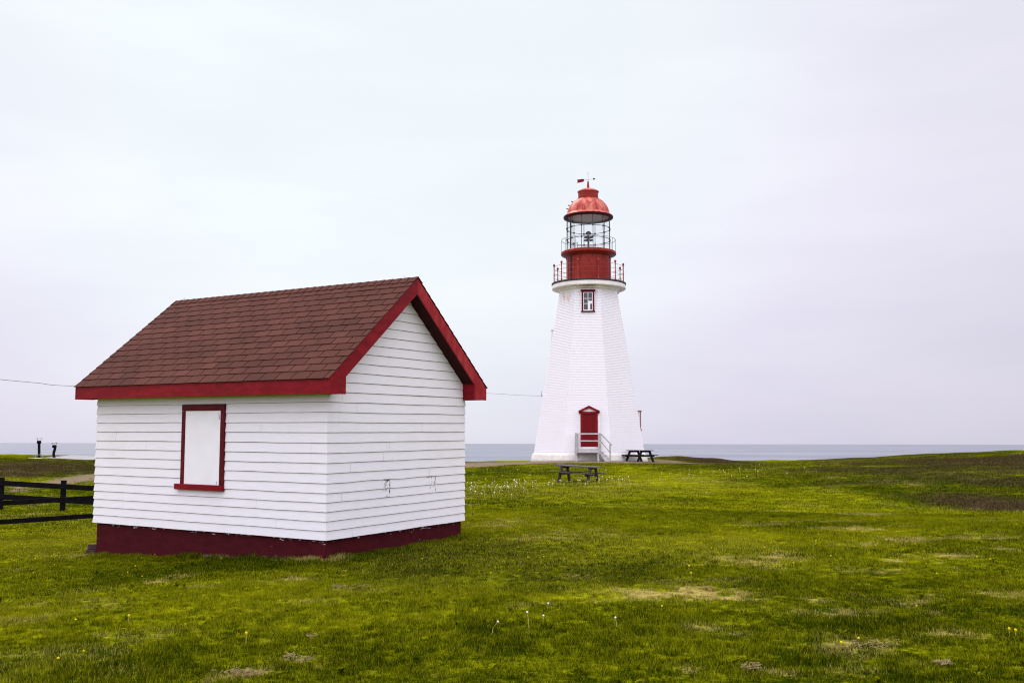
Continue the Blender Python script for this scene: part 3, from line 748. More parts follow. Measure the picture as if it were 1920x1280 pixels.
# gallery railing
RP = 65.7 * PXM
railing = MB()
hz = zl(497) - zl(529)
for q in (.10, .40, .68, .93): railing.ring(RP, zd2 + hz * q, .013, 66, 5)
railing = railing.build('gallery_railing', M['rail_red'], lh, smooth=60)
for k in range(11):
    t = R(-90 - 17 + 6.9 - 4.6 + 32.727 * k); x, y = RP * math.cos(t), RP * math.sin(t)
    b = MB(); z = zd2
    b.lathe([(.075, 0), (.075, .04), (.05, .09), (.036, .16), (.034, hz * .45), (.055, hz * .5), (.034, hz * .55), (.032, hz - .1), (.06, hz - .07), (.03, hz - .03), (.05, hz), (.085, hz + .07), (.06, hz + .15), (0, hz + .2)], 10, (x, y, z))
    b.build('post', M['rail_red'], railing, smooth=50)
# lantern room
RC = 42.2 * PXM; zc1 = zl(480)
b = MB(); b.lathe([(RC + .12, zd2 + .03), (RC + .12, zd2 + .13), (RC + .10, zd2 + .20), (RC, zd2 + .22), (RC, zc1)], 72); b.build('lantern_wall', M['tower_red'], lh, smooth=35)
# plate seams, bolts and the downpipe on the drum
for a in (-62, -20, 24, 70, 110, 160, 200, 250): 
    t = R(-90 + a); b = MB(); b.bar((RC * math.cos(t), RC * math.sin(t), zd2 + .25), (RC * math.cos(t), RC * math.sin(t), zc1 - .05), .03, .02, (math.cos(t), math.sin(t), 0)); b.build('plate_seam', M['brim_red'], lh)
b = MB(); t = R(-90 - 48); b.tube([((RC + .05) * math.cos(t), (RC + .05) * math.sin(t), z) for z in (zd2 + .1, zl(405))], .045, 8); b.build('downpipe', M['iron_dark'], lh, smooth=50)
RU = 52.3 * PXM; zu0, zu1 = zl(480), zl(474.5)
b = MB(); b.lathe([(RC + .01, zu0 - .16), (RC + .12, zu0 - .06), (RU - .05, zu0 + .02), (RU, zu0 + .07), (RU, zu1), (RU - .06, zu1 + .05), (.3, zu1 + .06)], 72); b.build('lantern_gallery', M['tower_red'], lh, smooth=35)
# brackets below the lantern gallery
for k in range(12):
    t = R(-90 + 30 * k + 12); c_, s_ = math.cos(t), math.sin(t); b = MB()
    b.bar(((RC + .005) * c_, (RC + .005) * s_, zu0 - .33), ((RC + .005) * c_, (RC + .005) * s_, zu0 - .1), .07, .05, (c_, s_, 0)); b.build('bracket', M['deck_dark'], lh)
zg0, zg1 = zu1 + .06, zl(407); RG = 41.5 * PXM
g1, g2 = zl(430), zl(451)
b = MB()
for k in range(12):
    t = R(-90 + 12 + 6.9 - 4.6 + 30 * k); b.tube([(RG * math.cos(t), RG * math.sin(t), zg0), (RG * math.cos(t), RG * math.sin(t), zg1)], .025, 6)
    for z in (g1, g2): b.lathe([(.0, -.09), (.06, -.05), (.06, .05), (0, .09)], 6, (RG * math.cos(t), RG * math.sin(t), z))
b.build('glazing_bar', M['bar_grey'], lh, smooth=50)
b = MB()
for z in (g1, g2): b.ring(RG, z, .022, 60, 6)
b.ring(RG, zg0 + .03, .05, 60, 6); b.build('glazing_ring', M['bar_grey'], lh, smooth=50)
b = MB(); b.lathe([(RG - .03, zg0), (RG - .03, zg1)], 36)
b.f = b.f[:-2]; b.a = b.a[:-2]
b.build('glass', M['glass'], lh, smooth=60)
# upper rail around the glazing
RR = 51 * PXM; b = MB(); zr1 = zl(451)
b.ring(RR, zr1, .018, 60, 5)
for k in range(12):
    t = R(-90 + 30 * k + 4); b.tube([(RR * math.cos(t), RR * math.sin(t), zu1), (RR * math.cos(t), RR * math.sin(t), zr1)], .016, 5)
b.build('lantern_railing', M['iron_grey'], lh, smooth=50)
# beacon optic
b = MB(); zb = zg0 + .12
b.lathe([(.10, zg0), (.10, zb), (.62, zb + .04), (.66, zb + .10), (.30, zb + .20), (.08, zb + .24), (.07, zl(451.5)), (.38, zl(451)), (.36, zl(450)), (.09, zl(448)), (.08, zl(447)), (.32, zl(446)), (.33, zl(444.5)), (.08, zl(442.8)), (.10, zl(440)), (.24, zl(438.8)), (.20, zl(436.5)), (.09, zl(434)), (0, zl(433))], 24)
b.build('beacon', M['iron_dark'], lh, smooth=40)
b = MB(); zz = zg0; b.box(-1.16, -1.13, .35, .38, zz, zl(452)); b.box(-.83, -.80, .35, .38, zz, zl(452)); b.box(-1.13, -.83, .35, .38, zl(452) - .03, zl(452)); b.build('hatch_rail', M['iron_dark'], lh)
# roof: brim, dome, ceiling
RBm = 47.4 * PXM
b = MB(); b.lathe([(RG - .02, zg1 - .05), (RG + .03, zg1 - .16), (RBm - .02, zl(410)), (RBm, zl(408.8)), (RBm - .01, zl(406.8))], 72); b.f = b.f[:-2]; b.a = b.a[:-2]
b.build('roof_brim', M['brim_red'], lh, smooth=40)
b = MB(); prof = [(RBm - .012, zl(406.9)), (RBm - .05, zl(405.9)), (43.2 * PXM, zl(403.6)), (40.6 * PXM, zl(401.5)), (40.2 * PXM, zl(398)), (38.6 * PXM, zl(393)), (36.2 * PXM, zl(388)), (33 * PXM, zl(383.5)), (29 * PXM, zl(379.3)), (24.5 * PXM, zl(376.2)), (19.6 * PXM, zl(374))]
b.lathe(prof, 72); dome = b.build('dome', M['dome_red'], lh, smooth=40)
b = MB(); b.lathe([(.3, zl(392)), (30 * PXM, zl(396)), (RG - .06, zg1 - .02)], 48); b.build('ceiling', M['ceiling_grey'], lh, smooth=40)
for (rr, py) in ((38.9, 392.5), (35.6, 386), (29.5, 379)):
    for aa in (-84,):
        t = R(-90 + aa); b = MB(); b.tube([(rr * PXM * math.cos(t), rr * PXM * math.sin(t), zl(py)), ((rr + 2.6) * PXM * math.cos(t), (rr + 2.6) * PXM * math.sin(t), zl(py - 1.5))], .04, 6); b.build('climbing_rung', M['brim_red'], dome)
rv = 19.1 * PXM
b = MB(); b.lathe([(rv + .06, zl(374.6)), (rv + .07, zl(373.4)), (rv, zl(372.8)), (rv, zl(361.5))], 48); b.build('ventilator', M['tower_red'], lh, smooth=40)
b = MB(); b.lathe([(rv + .02, zl(361.6)), (rv + .05, zl(361)), (rv + .05, zl(359.6)), (rv - .1, zl(357.4)), (12 * PXM, zl(355.2)), (5 * PXM, zl(353.6)), (.07, zl(353))], 48); b.build('ventilator_cap', M['dome_red'], lh, smooth=40)
vane = MB(); zv0 = zl(353.5)
vane.lathe([(.13, zv0), (.09, zv0 + .12), (.05, zl(340))], 12); vane = vane.build('weather_vane', M['tower_red'], lh, smooth=50)
b = MB(); b.tube([(0, 0, zl(341)), (0, 0, zl(324))], .018, 6); b.lathe([(.0, -.05), (.05, 0), (0, .05)], 8, (0, 0, zl(337))); b.lathe([(.0, -.05), (.05, 0), (0, .05)], 8, (0, 0, zl(324.5)))
b.tube([(-14 * PXM, 0, zl(338.3)), (11 * PXM, 0, zl(335.8))], .014, 6); b.build('spindle', M['pale_metal'], vane)
zz = zl(338.8); px_ = PXM
b = MB(); b.prism([(-21.2 * px_, -.015, zl(342.6)), (-19.8 * px_, -.015, zl(339.3)), (-21.4 * px_, -.015, zl(336.6)), (-9.3 * px_, -.015, zl(335.2)), (-6.6 * px_, -.015, zl(337.6)), (-9.3 * px_, -.015, zl(340.8))], (0, .03, 0)); b.build('tail', M['trim_red'], vane, fix=True)
b = MB(); b.prism([(10 * px_, -.02, zl(338.2)), (14.2 * px_, -.02, zl(335.8)), (10 * px_, -.02, zl(333.8))], (0, .04, 0)); b.build('pointer', M['iron_dark'], vane, fix=True)

# front face helpers: y (local) of the front face at height z
def fy(z): return -Rz(z) * C8
def lpx(px, py):     # local coords of a photo pixel near the front face
    Yf = TY + fy(zl(py)) * math.cos(RZ)
    p = P(px, py, Yf) - Vector((TX, TY, TZ)); c_, s_ = math.cos(-RZ), math.sin(-RZ)
    return Vector((p.x * c_ - p.y * s_, p.x * s_ + p.y * c_, p.z))
# door in a projecting upright surround with a small pediment
dl, dr = lpx(1088.8, 806).x, lpx(1121.3, 806).x; db_, dt = lpx(1105, 837).z, lpx(1105, 775.5).z
yf0 = fy(db_) - .10
b = MB(); b.box(dl - .14, dr + .14, yf0 + .03, fy(dt) + .3, db_ - .28, dt + .02); b.build('door_surround', M['panel_white'], lh)
b = MB(); tj = .16
b.box(dl, dl + tj, yf0 - .03, yf0 + .028, db_, dt); b.box(dr - tj, dr, yf0 - .03, yf0 + .028, db_, dt); b.box(dl - .10, dr + .10, yf0 - .06, yf0 + .028, dt + .002, dt + .13)
df = b.build('door_frame', M['trim_red'], lh)
b = MB(); b.box(dl + tj, dr - tj, yf0 + .0, yf0 + .02, db_ + .002, dt - .002); door = b.build('door', M['door_red'], lh)
b = MB()
for i in range(1, 4): 
    x = dl + tj + (dr - dl - 2 * tj) * i / 4; b.box(x - .008, x + .008, yf0 - .006, yf0 - .001, db_ + .05, dt - .05)
b.build('batten', M['frame_red'], door)
b = MB(); b.lathe([(.0, -.04), (.035, -.02), (.035, .02), (0, .04)], 10, (dl + tj + .12, yf0 - .04, db_ + 1.0)); b.build('handle', M['iron_dark'], door)
pk = lpx(1105, 765).z + .08; xm = (dl + dr) / 2; he = (dr - dl) / 2 + .09; zb_ = dt + .135
b = MB(); b.prism([(xm - he, yf0 - .02, zb_), (xm + he, yf0 - .02, zb_), (xm, yf0 - .02, pk)], (0, .5, 0)); ped = b.build('pediment', M['panel_white'], lh, fix=True)
b = MB(); tw = .10
for sg in (-1, 1):
    b.prism([(xm + sg * (he + .04), yf0 - .14, zb_ - .03), (xm + sg * (he + .04), yf0 - .14, zb_ + tw * .55), (xm, yf0 - .14, pk + .08), (xm, yf0 - .14, pk - .09), (xm + sg * (he - .16), yf0 - .14, zb_ - .0)], (0, .64, 0))
b.build('pediment_trim', M['trim_red'], ped, fix=True)
# upright boxed windows on the faces: front one near the top, side ones seen edge-on
def tower_window(face, zb0, zt0, wid, xc=0.0, fm='frame_red', white=True):
    ang = R(45 * face); c_, s_ = math.cos(ang), math.sin(ang)
    root = bpy.data.objects.new('window', None); COL.objects.link(root); root.parent = lh; root.rotation_euler = (0, 0, ang)
    y0 = fy(zb0) - .03; h = wid / 2; f_ = .10
    b = MB(); b.box(xc - h + .02, xc + h - .02, y0 + .05, fy(zt0) + .25, zb0 + .02, zt0 - .02); wn = b.build('window', M['panel_white'], lh)
    wn.rotation_euler = (0, 0, ang)
    b = MB(); b.box(xc - h, xc - h + f_, y0 - .03, y0 + .05, zb0 + .04, zt0 - .12); b.box(xc + h - f_, xc + h, y0 - .03, y0 + .05, zb0 + .04, zt0 - .12); b.box(xc - h, xc + h, y0 - .03, y0 + .05, zt0 - .12, zt0 - .02)
    fr = b.build('window_frame', M[fm], wn)
    b = MB(); b.box(xc - h - .08, xc + h + .08, y0 - .08, fy(zt0) + .1, zt0 - .018, zt0 + .05); b.build('hood', M[fm], wn)
    b = MB(); b.box(xc - h - .05, xc + h + .05, y0 - .09, y0 + .05, zb0 - .04, zb0 + .038); b.build('sill', M[fm], wn)
    b = MB(); b.box(xc - h + f_, xc + h - f_, y0 + .02, y0 + .05, zb0 + .04, zt0 - .12); b.build('pane', M['pane_dark'], wn)
    b = MB(); xl, xr = xc - h + f_, xc + h - f_; z0_, z1_ = zb0 + .04, zt0 - .12; g = .05
    b.box(xl, xl + g, y0 - .0, y0 + .018, z0_, z1_); b.box(xr - g, xr, y0 - .0, y0 + .018, z0_, z1_)
    b.box(xl + g, xr - g, y0 - .0, y0 + .018, z1_ - g, z1_); b.box(xl + g, xr - g, y0 - .0, y0 + .018, z0_, z0_ + .09)
    b.box(xc - .02, xc + .02, y0 - .0, y0 + .018, z0_ + .09, z1_ - g)
    for q in (.36, .66): z = z0_ + .09 + (z1_ - z0_ - .14) * q; b.box(xl + g, xc - .02, y0 - .0, y0 + .018, z - .018, z + .018); b.box(xc + .02, xr - g, y0 - .0, y0 + .018, z - .018, z + .018)
    if white:
        b.box(xc + .02, xc + .02 + .13, y0 - .001, y0 + .017, z0_ + .09, z0_ + .09 + (z1_ - z0_) * .46); b.box(xc + .15, xr - g, y0 - .001, y0 + .017, z0_ + .09 + (z1_ - z0_) * .34, z0_ + .09 + (z1_ - z0_) * .46)
    b.build('sash', M['panel_white'], wn)
    bpy.data.objects.remove(root)
    return wn
zt0, zb0 = lpx(1102, 545.5).z, lpx(1102, 584).z; wl_, wr_ = lpx(1091, 565).x, lpx(1114.5, 565).x
tower_window(0, zb0, zt0, wr_ - wl_, (wl_ + wr_) / 2)
tower_window(-2, zl(649), zl(619), .8, 0, fm='tower_trim', white=False)
tower_window(2, zl(806), zl(771), .8, 0, fm='frame_faded', white=False)
# cable bracket on the left face
zc = zl(742); xw = -Rz(zc) * .93
b = MB(); b.tube([(xw + .1, -.3, zc), (xw - .22, -.3, zc)], .03, 6); b.tube([(xw - .2, -.3, zc - .05), (xw - .2, -.3, zc + .32)], .02, 6); b.tube([(xw + .02, -.3, zc + .42), (xw - .02, -.3, zc + .05)], .02, 6)
b.build('cable_bracket', M['iron_grey'], lh)

# wooden landing with stairs in front of the door
st = empty('entrance_steps', loc=(TX, TY, TZ), rz=RZ)
tag(st, 'weathered wooden landing with stairs and rail below the red lighthouse door', 'steps')
ly1 = fy(db_) - .12; ly0 = ly1 - 1.45
def sx_(px, py=850): return lpx(px, py).x * (TY + ly0) / (TY + fy(1))
sl, sr = sx_(1080.5), sx_(1125.5); zt = db_ - .15
gz0 = -.05
b = MB()
for i in range(10):
    y0 = ly0 + (ly1 - ly0) * i / 10; b.box(sl - .04, sr + .04, y0 + .006, y0 + (ly1 - ly0) / 10 - .006, zt - .05, zt)
b.build('landing', M['grey_wood'], st)
b = MB(); b.box(sl - .05, sr + .05, ly0 - .035, ly0 + .003, zt - .24, zt - .052); b.box(sl - .05, sl - .012, ly0 + .004, ly1, zt - .24, zt - .052); b.box(sr + .012, sr + .05, ly0 + .004, ly1, zt - .24, zt - .052); b.build('apron', M['pale_wood'], st)
for (x, y) in ((sl + .06, ly0 + .06), (sr - .06, ly0 + .06), (sl + .06, ly1 - .1), (sr - .06, ly1 - .1)):
    b = MB(); b.box(x - .06, x + .06, y - .055, y + .055, gz0 - .3, zt - .06); b.build('leg', M['pale_wood'], st)
zr_ = lpx(1105, 813).z; zm_ = lpx(1105, 826).z
for (x, wd) in ((sl + .05, .16), (sr + .02, .14)):
    b = MB(); b.box(x - wd / 2, x + wd / 2, ly0 - .10, ly0 - .037, zt - .33, zr_ + .04); b.build('rail_post', M['grey_wood'], st)
    b = MB(); b.box(x - wd / 2, x + wd / 2, ly1 - .10, ly1 - .03, zt, zr_ + .04); b.build('rail_post', M['grey_wood'], st)
b = MB(); b.box(sl + .132, sr - .052, ly0 - .095, ly0 - .045, zr_ - .06, zr_ + .03); b.build('rail', M['pale_wood'], st)
b = MB(); b.box(sl + .132, sr - .052, ly0 - .095, ly0 - .045, zm_ - .05, zm_ + .03); b.build('rail', M['pale_wood'], st)
b = MB(); b.box(sl - .02, sl + .05, ly0 + .0, ly1 - .11, zr_ - .06, zr_ + .03); b.build('rail', M['pale_wood'], st)
# stairs descending to the right
ex_ = sx_(1146, 862); ns = 4
for i in range(1, ns + 1):
    x0 = sr + .05 + (ex_ - sr - .1) * (i - 1) / ns; z = zt - (zt - gz0) * i / (ns + .6)
    b = MB(); b.box(x0, x0 + (ex_ - sr) / ns + .06, ly0 + .05, ly1 - .1, z - .05, z); b.build('tread', M['grey_wood'], st)
for y in (ly0 + .005, ly1 - .09):
    b = MB(); b.prism([(sr + .052, y, zt - .34), (sr + .052, y, zt - .08), (ex_ + .02, y, gz0 + .05), (ex_ + .02, y, gz0 - .12), (ex_ - .2, y, gz0 - .12)], (0, .042, 0)); b.build('stringer', M['pale_wood'], st, fix=True)
zn = lpx(1146, 834).z; b = MB(); xn = sx_(1146, 850)
b.box(xn - .05, xn + .05, ly0 - .06, ly0 + .0, gz0 - .1, zn + .02); b.build('rail_post', M['grey_wood'], st)
b = MB(); b.bar((sr + .09, ly0 - .08, zr_ + .0), (xn + .12, ly0 - .08, zn - .02), .05, .08); b.build('rail', M['grey_wood'], st)
b = MB(); b.bar((sr + .09, ly0 - .08, zm_ - .02), (xn - .05, ly0 - .08, lpx(1146, 846).z), .05, .07); b.build('rail', M['grey_wood'], st)


# ------------------------------------------------------------------ picnic tables
def picnic_table(px, py, Y, rz, mat, label, Lh=.93, tilt=0.0):
    p = P(px, py, Y); gz = float(ground_z(np.array([p.x]), np.array([p.y]))[0])
    root = empty('picnic_table', loc=(p.x, p.y, gz), rz=rz); tag(root, label, 'picnic table', 'picnic tables on the headland')
    b = MB()
    for i in range(5): y = -.36 + .18 * i; b.box(-Lh, Lh, y - .083, y + .083, .702, .752)
    b.build('tabletop', M[mat + '_top'], root, bevel=.005)
    for sg in (-1, 1):
        b = MB(); b.box(-Lh - .02, Lh + .02, sg * .70 - .135, sg * .70 - .004, .41, .45); b.box(-Lh - .02, Lh + .02, sg * .70 + .004, sg * .70 + .135, .41, .45); b.build('seat', M[mat], root, bevel=.005)
    root.rotation_euler = (0, R(tilt), rz)
    for xe in (-Lh * .68, Lh * .68):
        for sg in (-1, 1):
            b = MB(); b.bar((xe, sg * .33, .70), (xe, sg * .67, -.07), .085, .14, (0, 1, 0)); b.build('leg', M[mat], root)
        b = MB(); i_ = .066 * (1 if xe < 0 else -1)
        b.box(xe + i_ - .02, xe + i_ + .02, -.80, .80, .315, .408); b.build('cross_brace', M[mat], root)
        b = MB(); b.box(xe + i_ - .02, xe + i_ + .02, -.40, .40, .612, .703); b.build('cleat', M[mat], root)
    return root
picnic_table(1084, 902, 45.3, R(-26), 'table_wood', 'weathered brown picnic table alone on the grass among dandelions', 1.04, 2.4)
picnic_table(1199.5, 864.5, 66.0, R(-60), 'table_black', 'black picnic table on gravel beside the lighthouse foundation')

# ------------------------------------------------------------------ fences
def rail_fence(label, posts, rails, ht=.09):
    root = empty('rail_fence', loc=tuple(posts[0][0]) if posts else tuple(rails[0][0])); o = root.location.copy()
    tag(root, label, 'fence', 'dark rail fences left of the shed')
    for (p, top) in posts:
        b = MB(); b.box(p.x - o.x - .075, p.x - o.x + .075, p.y - o.y - .06, p.y - o.y + .06, p.z - o.z - .4, top - o.z); b.build('post', M['fence_black'], root, bevel=.01)
    for (a_, b_) in rails:
        b = MB(); b.bar(a_ - o, b_ - o, .045, ht, (0, 0, 1)); b.build('rail', M['fence_black'], root)
    return root
FY = 33.0
def post(px, pyb, pyt, Y): return (P(px, pyb, Y), P(px, pyt, Y).z)
off = Vector((0, -.085, 0))
rail_fence('far dark rail fence with square posts behind the shed corner',
           [post(0, 957, 895, FY), post(117, 958, 900, FY - .2), post(232, 962, 906, FY - .4), post(-115, 955, 890, FY + .2)],
           [(P(-125, 897, FY + .2) + off, P(117, 911.5, FY - .2) + off), (P(117.5, 911.5, FY - .2) + off, P(240, 918, FY - .4) + off),
            (P(-125, 923, FY + .2) + off, P(117, 937, FY - .2) + off), (P(117.5, 937, FY - .2) + off, P(240, 944, FY - .4) + off)], .17)
nl = [(P(-60, 946.5, 23.2), P(190, 932, 25.6)), (P(-60, 982.5, 23.2), P(190, 965.3, 25.6))]
rail_fence('nearer dark two rail fence running low behind the shed corner',
           [post(-40, 1003, 930, 23.45), post(205, 978, 918, 25.8)], nl, .115)

# ------------------------------------------------------------------ sunken white roof with stove pipes on the left rise
BY = 63.0
rp = P(118, 862, BY)
bun = empty('sunken_roof', loc=(rp.x, rp.y, rp.z))
tag(bun, 'low white roof of a sunken hut on the grassy rise left of the shed', 'hut')
def bl(px, py, Y=BY): return P(px, py, Y) - rp
b = MB(); p0, p1, p2, p3 = bl(79, 858), bl(132, 859.5), bl(182, 866.5), bl(240, 873)
th = .10
for a_, c_ in ((p0, p1), (p1, p2), (p2, p3)):
    b.hexa([a_ + Vector((0, 0, -th)), c_ + Vector((0, 0, -th)), c_ + Vector((0, 4, -th)), a_ + Vector((0, 4, -th)), a_, c_, c_ + Vector((0, 4, .12)), a_ + Vector((0, 4, .12))])
b.build('roof_slab', M['roof_white'], bun)
b = MB(); q0, q1 = bl(57, 864), bl(80, 858); b.box(q0.x, q1.x, -.3, .7, q0.z - .3, q1.z); b.build('parapet', M['concrete'], bun)
b = MB(); q0, q1 = bl(60, 885), bl(240, 862); b.box(q0.x + .1, q1.x, .3, 3.6, q0.z - .6, p3.z - .2); b.build('wall', M['concrete'], bun)
for (px, top, bot, bend) in ((73.3, 828, 858, .0), (102, 836, 858.5, -.05)):
    a_ = bl(px, bot, BY + .8); c_ = bl(px, top, BY + .8)
    b = MB(); n_ = 8
    b.tube([a_ + (c_ - a_) * (i / n_) + Vector((bend * math.sin(i / n_ * 5), 0, 0)) for i in range(n_ + 1)], .085, 10)
    b.lathe([(.085, 0), (.135, .04), (.14, .14), (.09, .2)], 12, tuple(c_ - Vector((0, 0, .12)))); pipe = b.build('stove_pipe', M['pipe_black'], bun, smooth=50)
    b = MB(); ct = c_ + Vector((0, 0, .2))
    b.lathe([(.20, 0), (.205, .03), (.03, .09)], 14, tuple(ct))
    for sx2 in (-.12, .12): b.tube([c_ + Vector((sx2, 0, .02)), ct + Vector((sx2, 0, .01))], .012, 5)
    b.build('cap', M['iron_grey'], pipe)
b = MB(); gz_ = p0.z
for px in (66, 80): a_ = bl(px, 857, BY + .4); b.tube([a_, a_ + Vector((0, 0, .22))], .015, 5)
b.tube([bl(66, 852, BY + .4), bl(80, 852, BY + .4)], .015, 5); b.build('pipe_guard', M['iron_grey'], bun)

# ------------------------------------------------------------------ overhead cable
pts = [(1021, 742.5, TY - .3), (965, 740, 67), (905, 736.8, 64), (700, 732.5, 56), (420, 729, 48), (142, 723.5, 42), (70, 717.5, 40), (0, 711, 38), (-120, 698, 35), (-300, 676, 31)]
pw = [P(*p) for p in pts]; sm = []
for i in range(len(pw) - 1):
    p0, p1, p2, p3 = pw[max(i - 1, 0)], pw[i], pw[i + 1], pw[min(i + 2, len(pw) - 1)]
    for k in range(8):
        t = k / 8; sm.append(.5 * ((2 * p1) + (p2 - p0) * t + (2 * p0 - 5 * p1 + 4 * p2 - p3) * t * t + (-p0 + 3 * p1 - 3 * p2 + p3) * t ** 3))
sm.append(pw[-1])
b = MB(); b.tube(sm, .013, 5); tag(b.build('overhead_cable', M['cable'], smooth=60), 'thin grey overhead cable running past the shed to the lighthouse', 'cable')

# ------------------------------------------------------------------ grass
def clump_mesh(name, n_bl, rad, hgt, wid, seed, lean=.5):
    rg = random.Random(seed); v, f, at = [], [], []
    for i in range(n_bl):
        t = rg.uniform(0, 2 * math.pi); r = rad * math.sqrt(rg.random()); x, y = r * math.cos(t), r * math.sin(t)
        h = hgt * rg.uniform(.55, 1.25); a = rg.uniform(0, 2 * math.pi); ln = lean * rg.uniform(.2, 1.3) * h
        dx, dy = math.cos(a), math.sin(a); wx, wy = -dy * wid / 2, dx * wid / 2; o = len(v); c = rg.random()
        for (q, ww) in ((0, 1), (.55, .85)):
            bx, by = x + dx * ln * q * q, y + dy * ln * q * q
            v += [(bx - wx * ww, by - wy * ww, h * q - .012), (bx + wx * ww, by + wy * ww, h * q - .012)]
        v.append((x + dx * ln, y + dy * ln, h * .96)); f += [(o, o + 1, o + 3, o + 2), (o + 2, o + 3, o + 4)]; at += [c, c]
    me = bpy.data.meshes.new(name); me.from_pydata(v, [], f); me.update(); me.materials.append(M['blade'])
    a_ = me.attributes.new('bl', 'FLOAT', 'FACE'); a_.data.foreach_set('value', at)
    return bpy.data.objects.new(name, me)      # used as an instance source only

def grass(name, label, protos, x, y, scale, cat='grass', lift=0.0):
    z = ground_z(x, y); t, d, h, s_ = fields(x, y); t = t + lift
    me = bpy.data.meshes.new(name); me.from_pydata(np.c_[x, y, z].tolist(), [], []); me.update()
    nrm = len(x)
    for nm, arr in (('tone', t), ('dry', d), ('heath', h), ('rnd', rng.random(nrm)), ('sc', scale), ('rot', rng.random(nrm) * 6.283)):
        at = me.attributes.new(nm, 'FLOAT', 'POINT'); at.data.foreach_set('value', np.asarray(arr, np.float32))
    o = bpy.data.objects.new(name, me); COL.objects.link(o); me.materials.append(M['blade'])
    ng = bpy.data.node_groups.new(name + '_nodes', 'GeometryNodeTree')
    ng.interface.new_socket('Geometry', in_out='INPUT', socket_type='NodeSocketGeometry'); ng.interface.new_socket('Geometry', in_out='OUTPUT', socket_type='NodeSocketGeometry')
    N = ng.nodes; Lk = ng.links
    gi = N.new('NodeGroupInput'); go = N.new('NodeGroupOutput'); ip = N.new('GeometryNodeInstanceOnPoints')
    g2i = N.new('GeometryNodeGeometryToInstance')
    for pr in protos[::-1]:
        oi = N.new('GeometryNodeObjectInfo'); oi.inputs['Object'].default_value = pr; oi.inputs['As Instance'].default_value = True; Lk.new(oi.outputs['Geometry'], g2i.inputs[0])
    Lk.new(gi.outputs[0], ip.inputs['Points']); Lk.new(g2i.outputs[0], ip.inputs['Instance']); ip.inputs['Pick Instance'].default_value = True
    rv_ = N.new('FunctionNodeRandomValue'); rv_.data_type = 'INT'; rv_.inputs['Min'].default_value = 0; rv_.inputs['Max'].default_value = len(protos) - 1
    Lk.new(rv_.outputs[2], ip.inputs['Instance Index'])
    ra = N.new('GeometryNodeInputNamedAttribute'); ra.data_type = 'FLOAT'; ra.inputs[0].default_value = 'rot'
    cx = N.new('ShaderNodeCombineXYZ'); Lk.new(ra.outputs[0], cx.inputs[2]); Lk.new(cx.outputs[0], ip.inputs['Rotation'])
    sa_ = N.new('GeometryNodeInputNamedAttribute'); sa_.data_type = 'FLOAT'; sa_.inputs[0].default_value = 'sc'; Lk.new(sa_.outputs[0], ip.inputs['Scale'])
    Lk.new(ip.outputs[0], go.inputs[0])
    md = o.modifiers.new('scatter', 'NODES'); md.node_group = ng
    return tag(o, label, cat, kind='stuff')

def wedge(r0, r1, dens, half=36):
    a = R(half); n_ = int(dens * a * (r1 * r1 - r0 * r0))
    r = np.sqrt(rng.random(n_) * (r1 * r1 - r0 * r0) + r0 * r0); t = (rng.random(n_) * 2 - 1) * a
    return r * np.sin(t), r * np.cos(t)
def keep(x, y):
    ls = np.c_[x - SO.x, y - SO.y]; lx = ls @ np.array([vx.x, vx.y]); lyy = ls @ np.array([vy.x, vy.y])
    inside = (lx > -L_) & (lx < 0) & (lyy > 0) & (lyy < W_)
    t, d, h, s_ = fields(x, y)
    return ~inside & (rng.random(len(x)) > sstep(s_, .3, .6)) & (y < coast(x) - .5) & (np.hypot(x - TX, y - TY) > RB + .6)
fine_p = [clump_mesh('grass_clump', 26, .06, .042, .0052, 100 + i, .9) for i in range(5)]
mid_p = [clump_mesh('grass_clump', 24, .09, .046, .0085, 200 + i, .9) for i in range(4)]
far_p = [clump_mesh('grass_clump', 26, .30, .055, .018, 300 + i, .8) for i in range(4)]
xs, ys, ps = [], [], []
for (r0, r1, dn, pr, h_) in ((3.6, 13, 260, fine_p, 46), (13, 26, 130, mid_p, 40), (26, 74, 13, far_p, 36)):
    x, y = wedge(r0, r1, dn, h_); k = keep(x, y); xs.append(x[k]); ys.append(y[k])
allp = [fine_p, mid_p, far_p]
LB = ('short green lawn grass growing nearest the camera', 'lawn grass around the shed and picnic table', 'coarse grass spread over the far headland')
for x, y, pr, lb in zip(xs, ys, allp, LB):
    sc = .6 + .75 * vn(x, y, 1.1, 81, 3) + .25 * rng.random(len(x)) - .25
    t, d, h, s_ = fields(x, y); sc = sc * (1 - .45 * np.clip(d, 0, 1)) + .5 * np.clip(h, 0, 1)
    grass('grass', lb, pr, x, y, np.clip(sc, .25, 1.8))

# broad-leaved weeds and rank tufts, thicker along the shed's foot
def leaf_mesh(name, n_, ln, wd, seed, up):
    rg = random.Random(seed); v, f, at = [], [], []
    for i in range(n_):
        a = rg.uniform(0, 6.283); l = ln * rg.uniform(.6, 1.2); w_ = wd * rg.uniform(.7, 1.2); e = up * rg.uniform(.3, 1.3)
        dx, dy = math.cos(a), math.sin(a); o = len(v); c = rg.random() * .6
        for (q, ww, zz) in ((.05, .25, 0), (.45, 1, .8), (.8, .75, 1)):
            for sg in (-1, 1): v.append((dx * l * q - dy * w_ * ww * sg / 2, dy * l * q + dx * w_ * ww * sg / 2, e * zz + .004))
        v.append((dx * l, dy * l, e * .8)); f += [(o, o + 1, o + 3, o + 2), (o + 2, o + 3, o + 5, o + 4), (o + 4, o + 5, o + 6)]; at += [c] * 3
    me = bpy.data.meshes.new(name); me.from_pydata(v, [], f); me.update(); me.materials.append(M['blade'])
    a_ = me.attributes.new('bl', 'FLOAT', 'FACE'); a_.data.foreach_set('value', at)
    return bpy.data.objects.new(name, me)
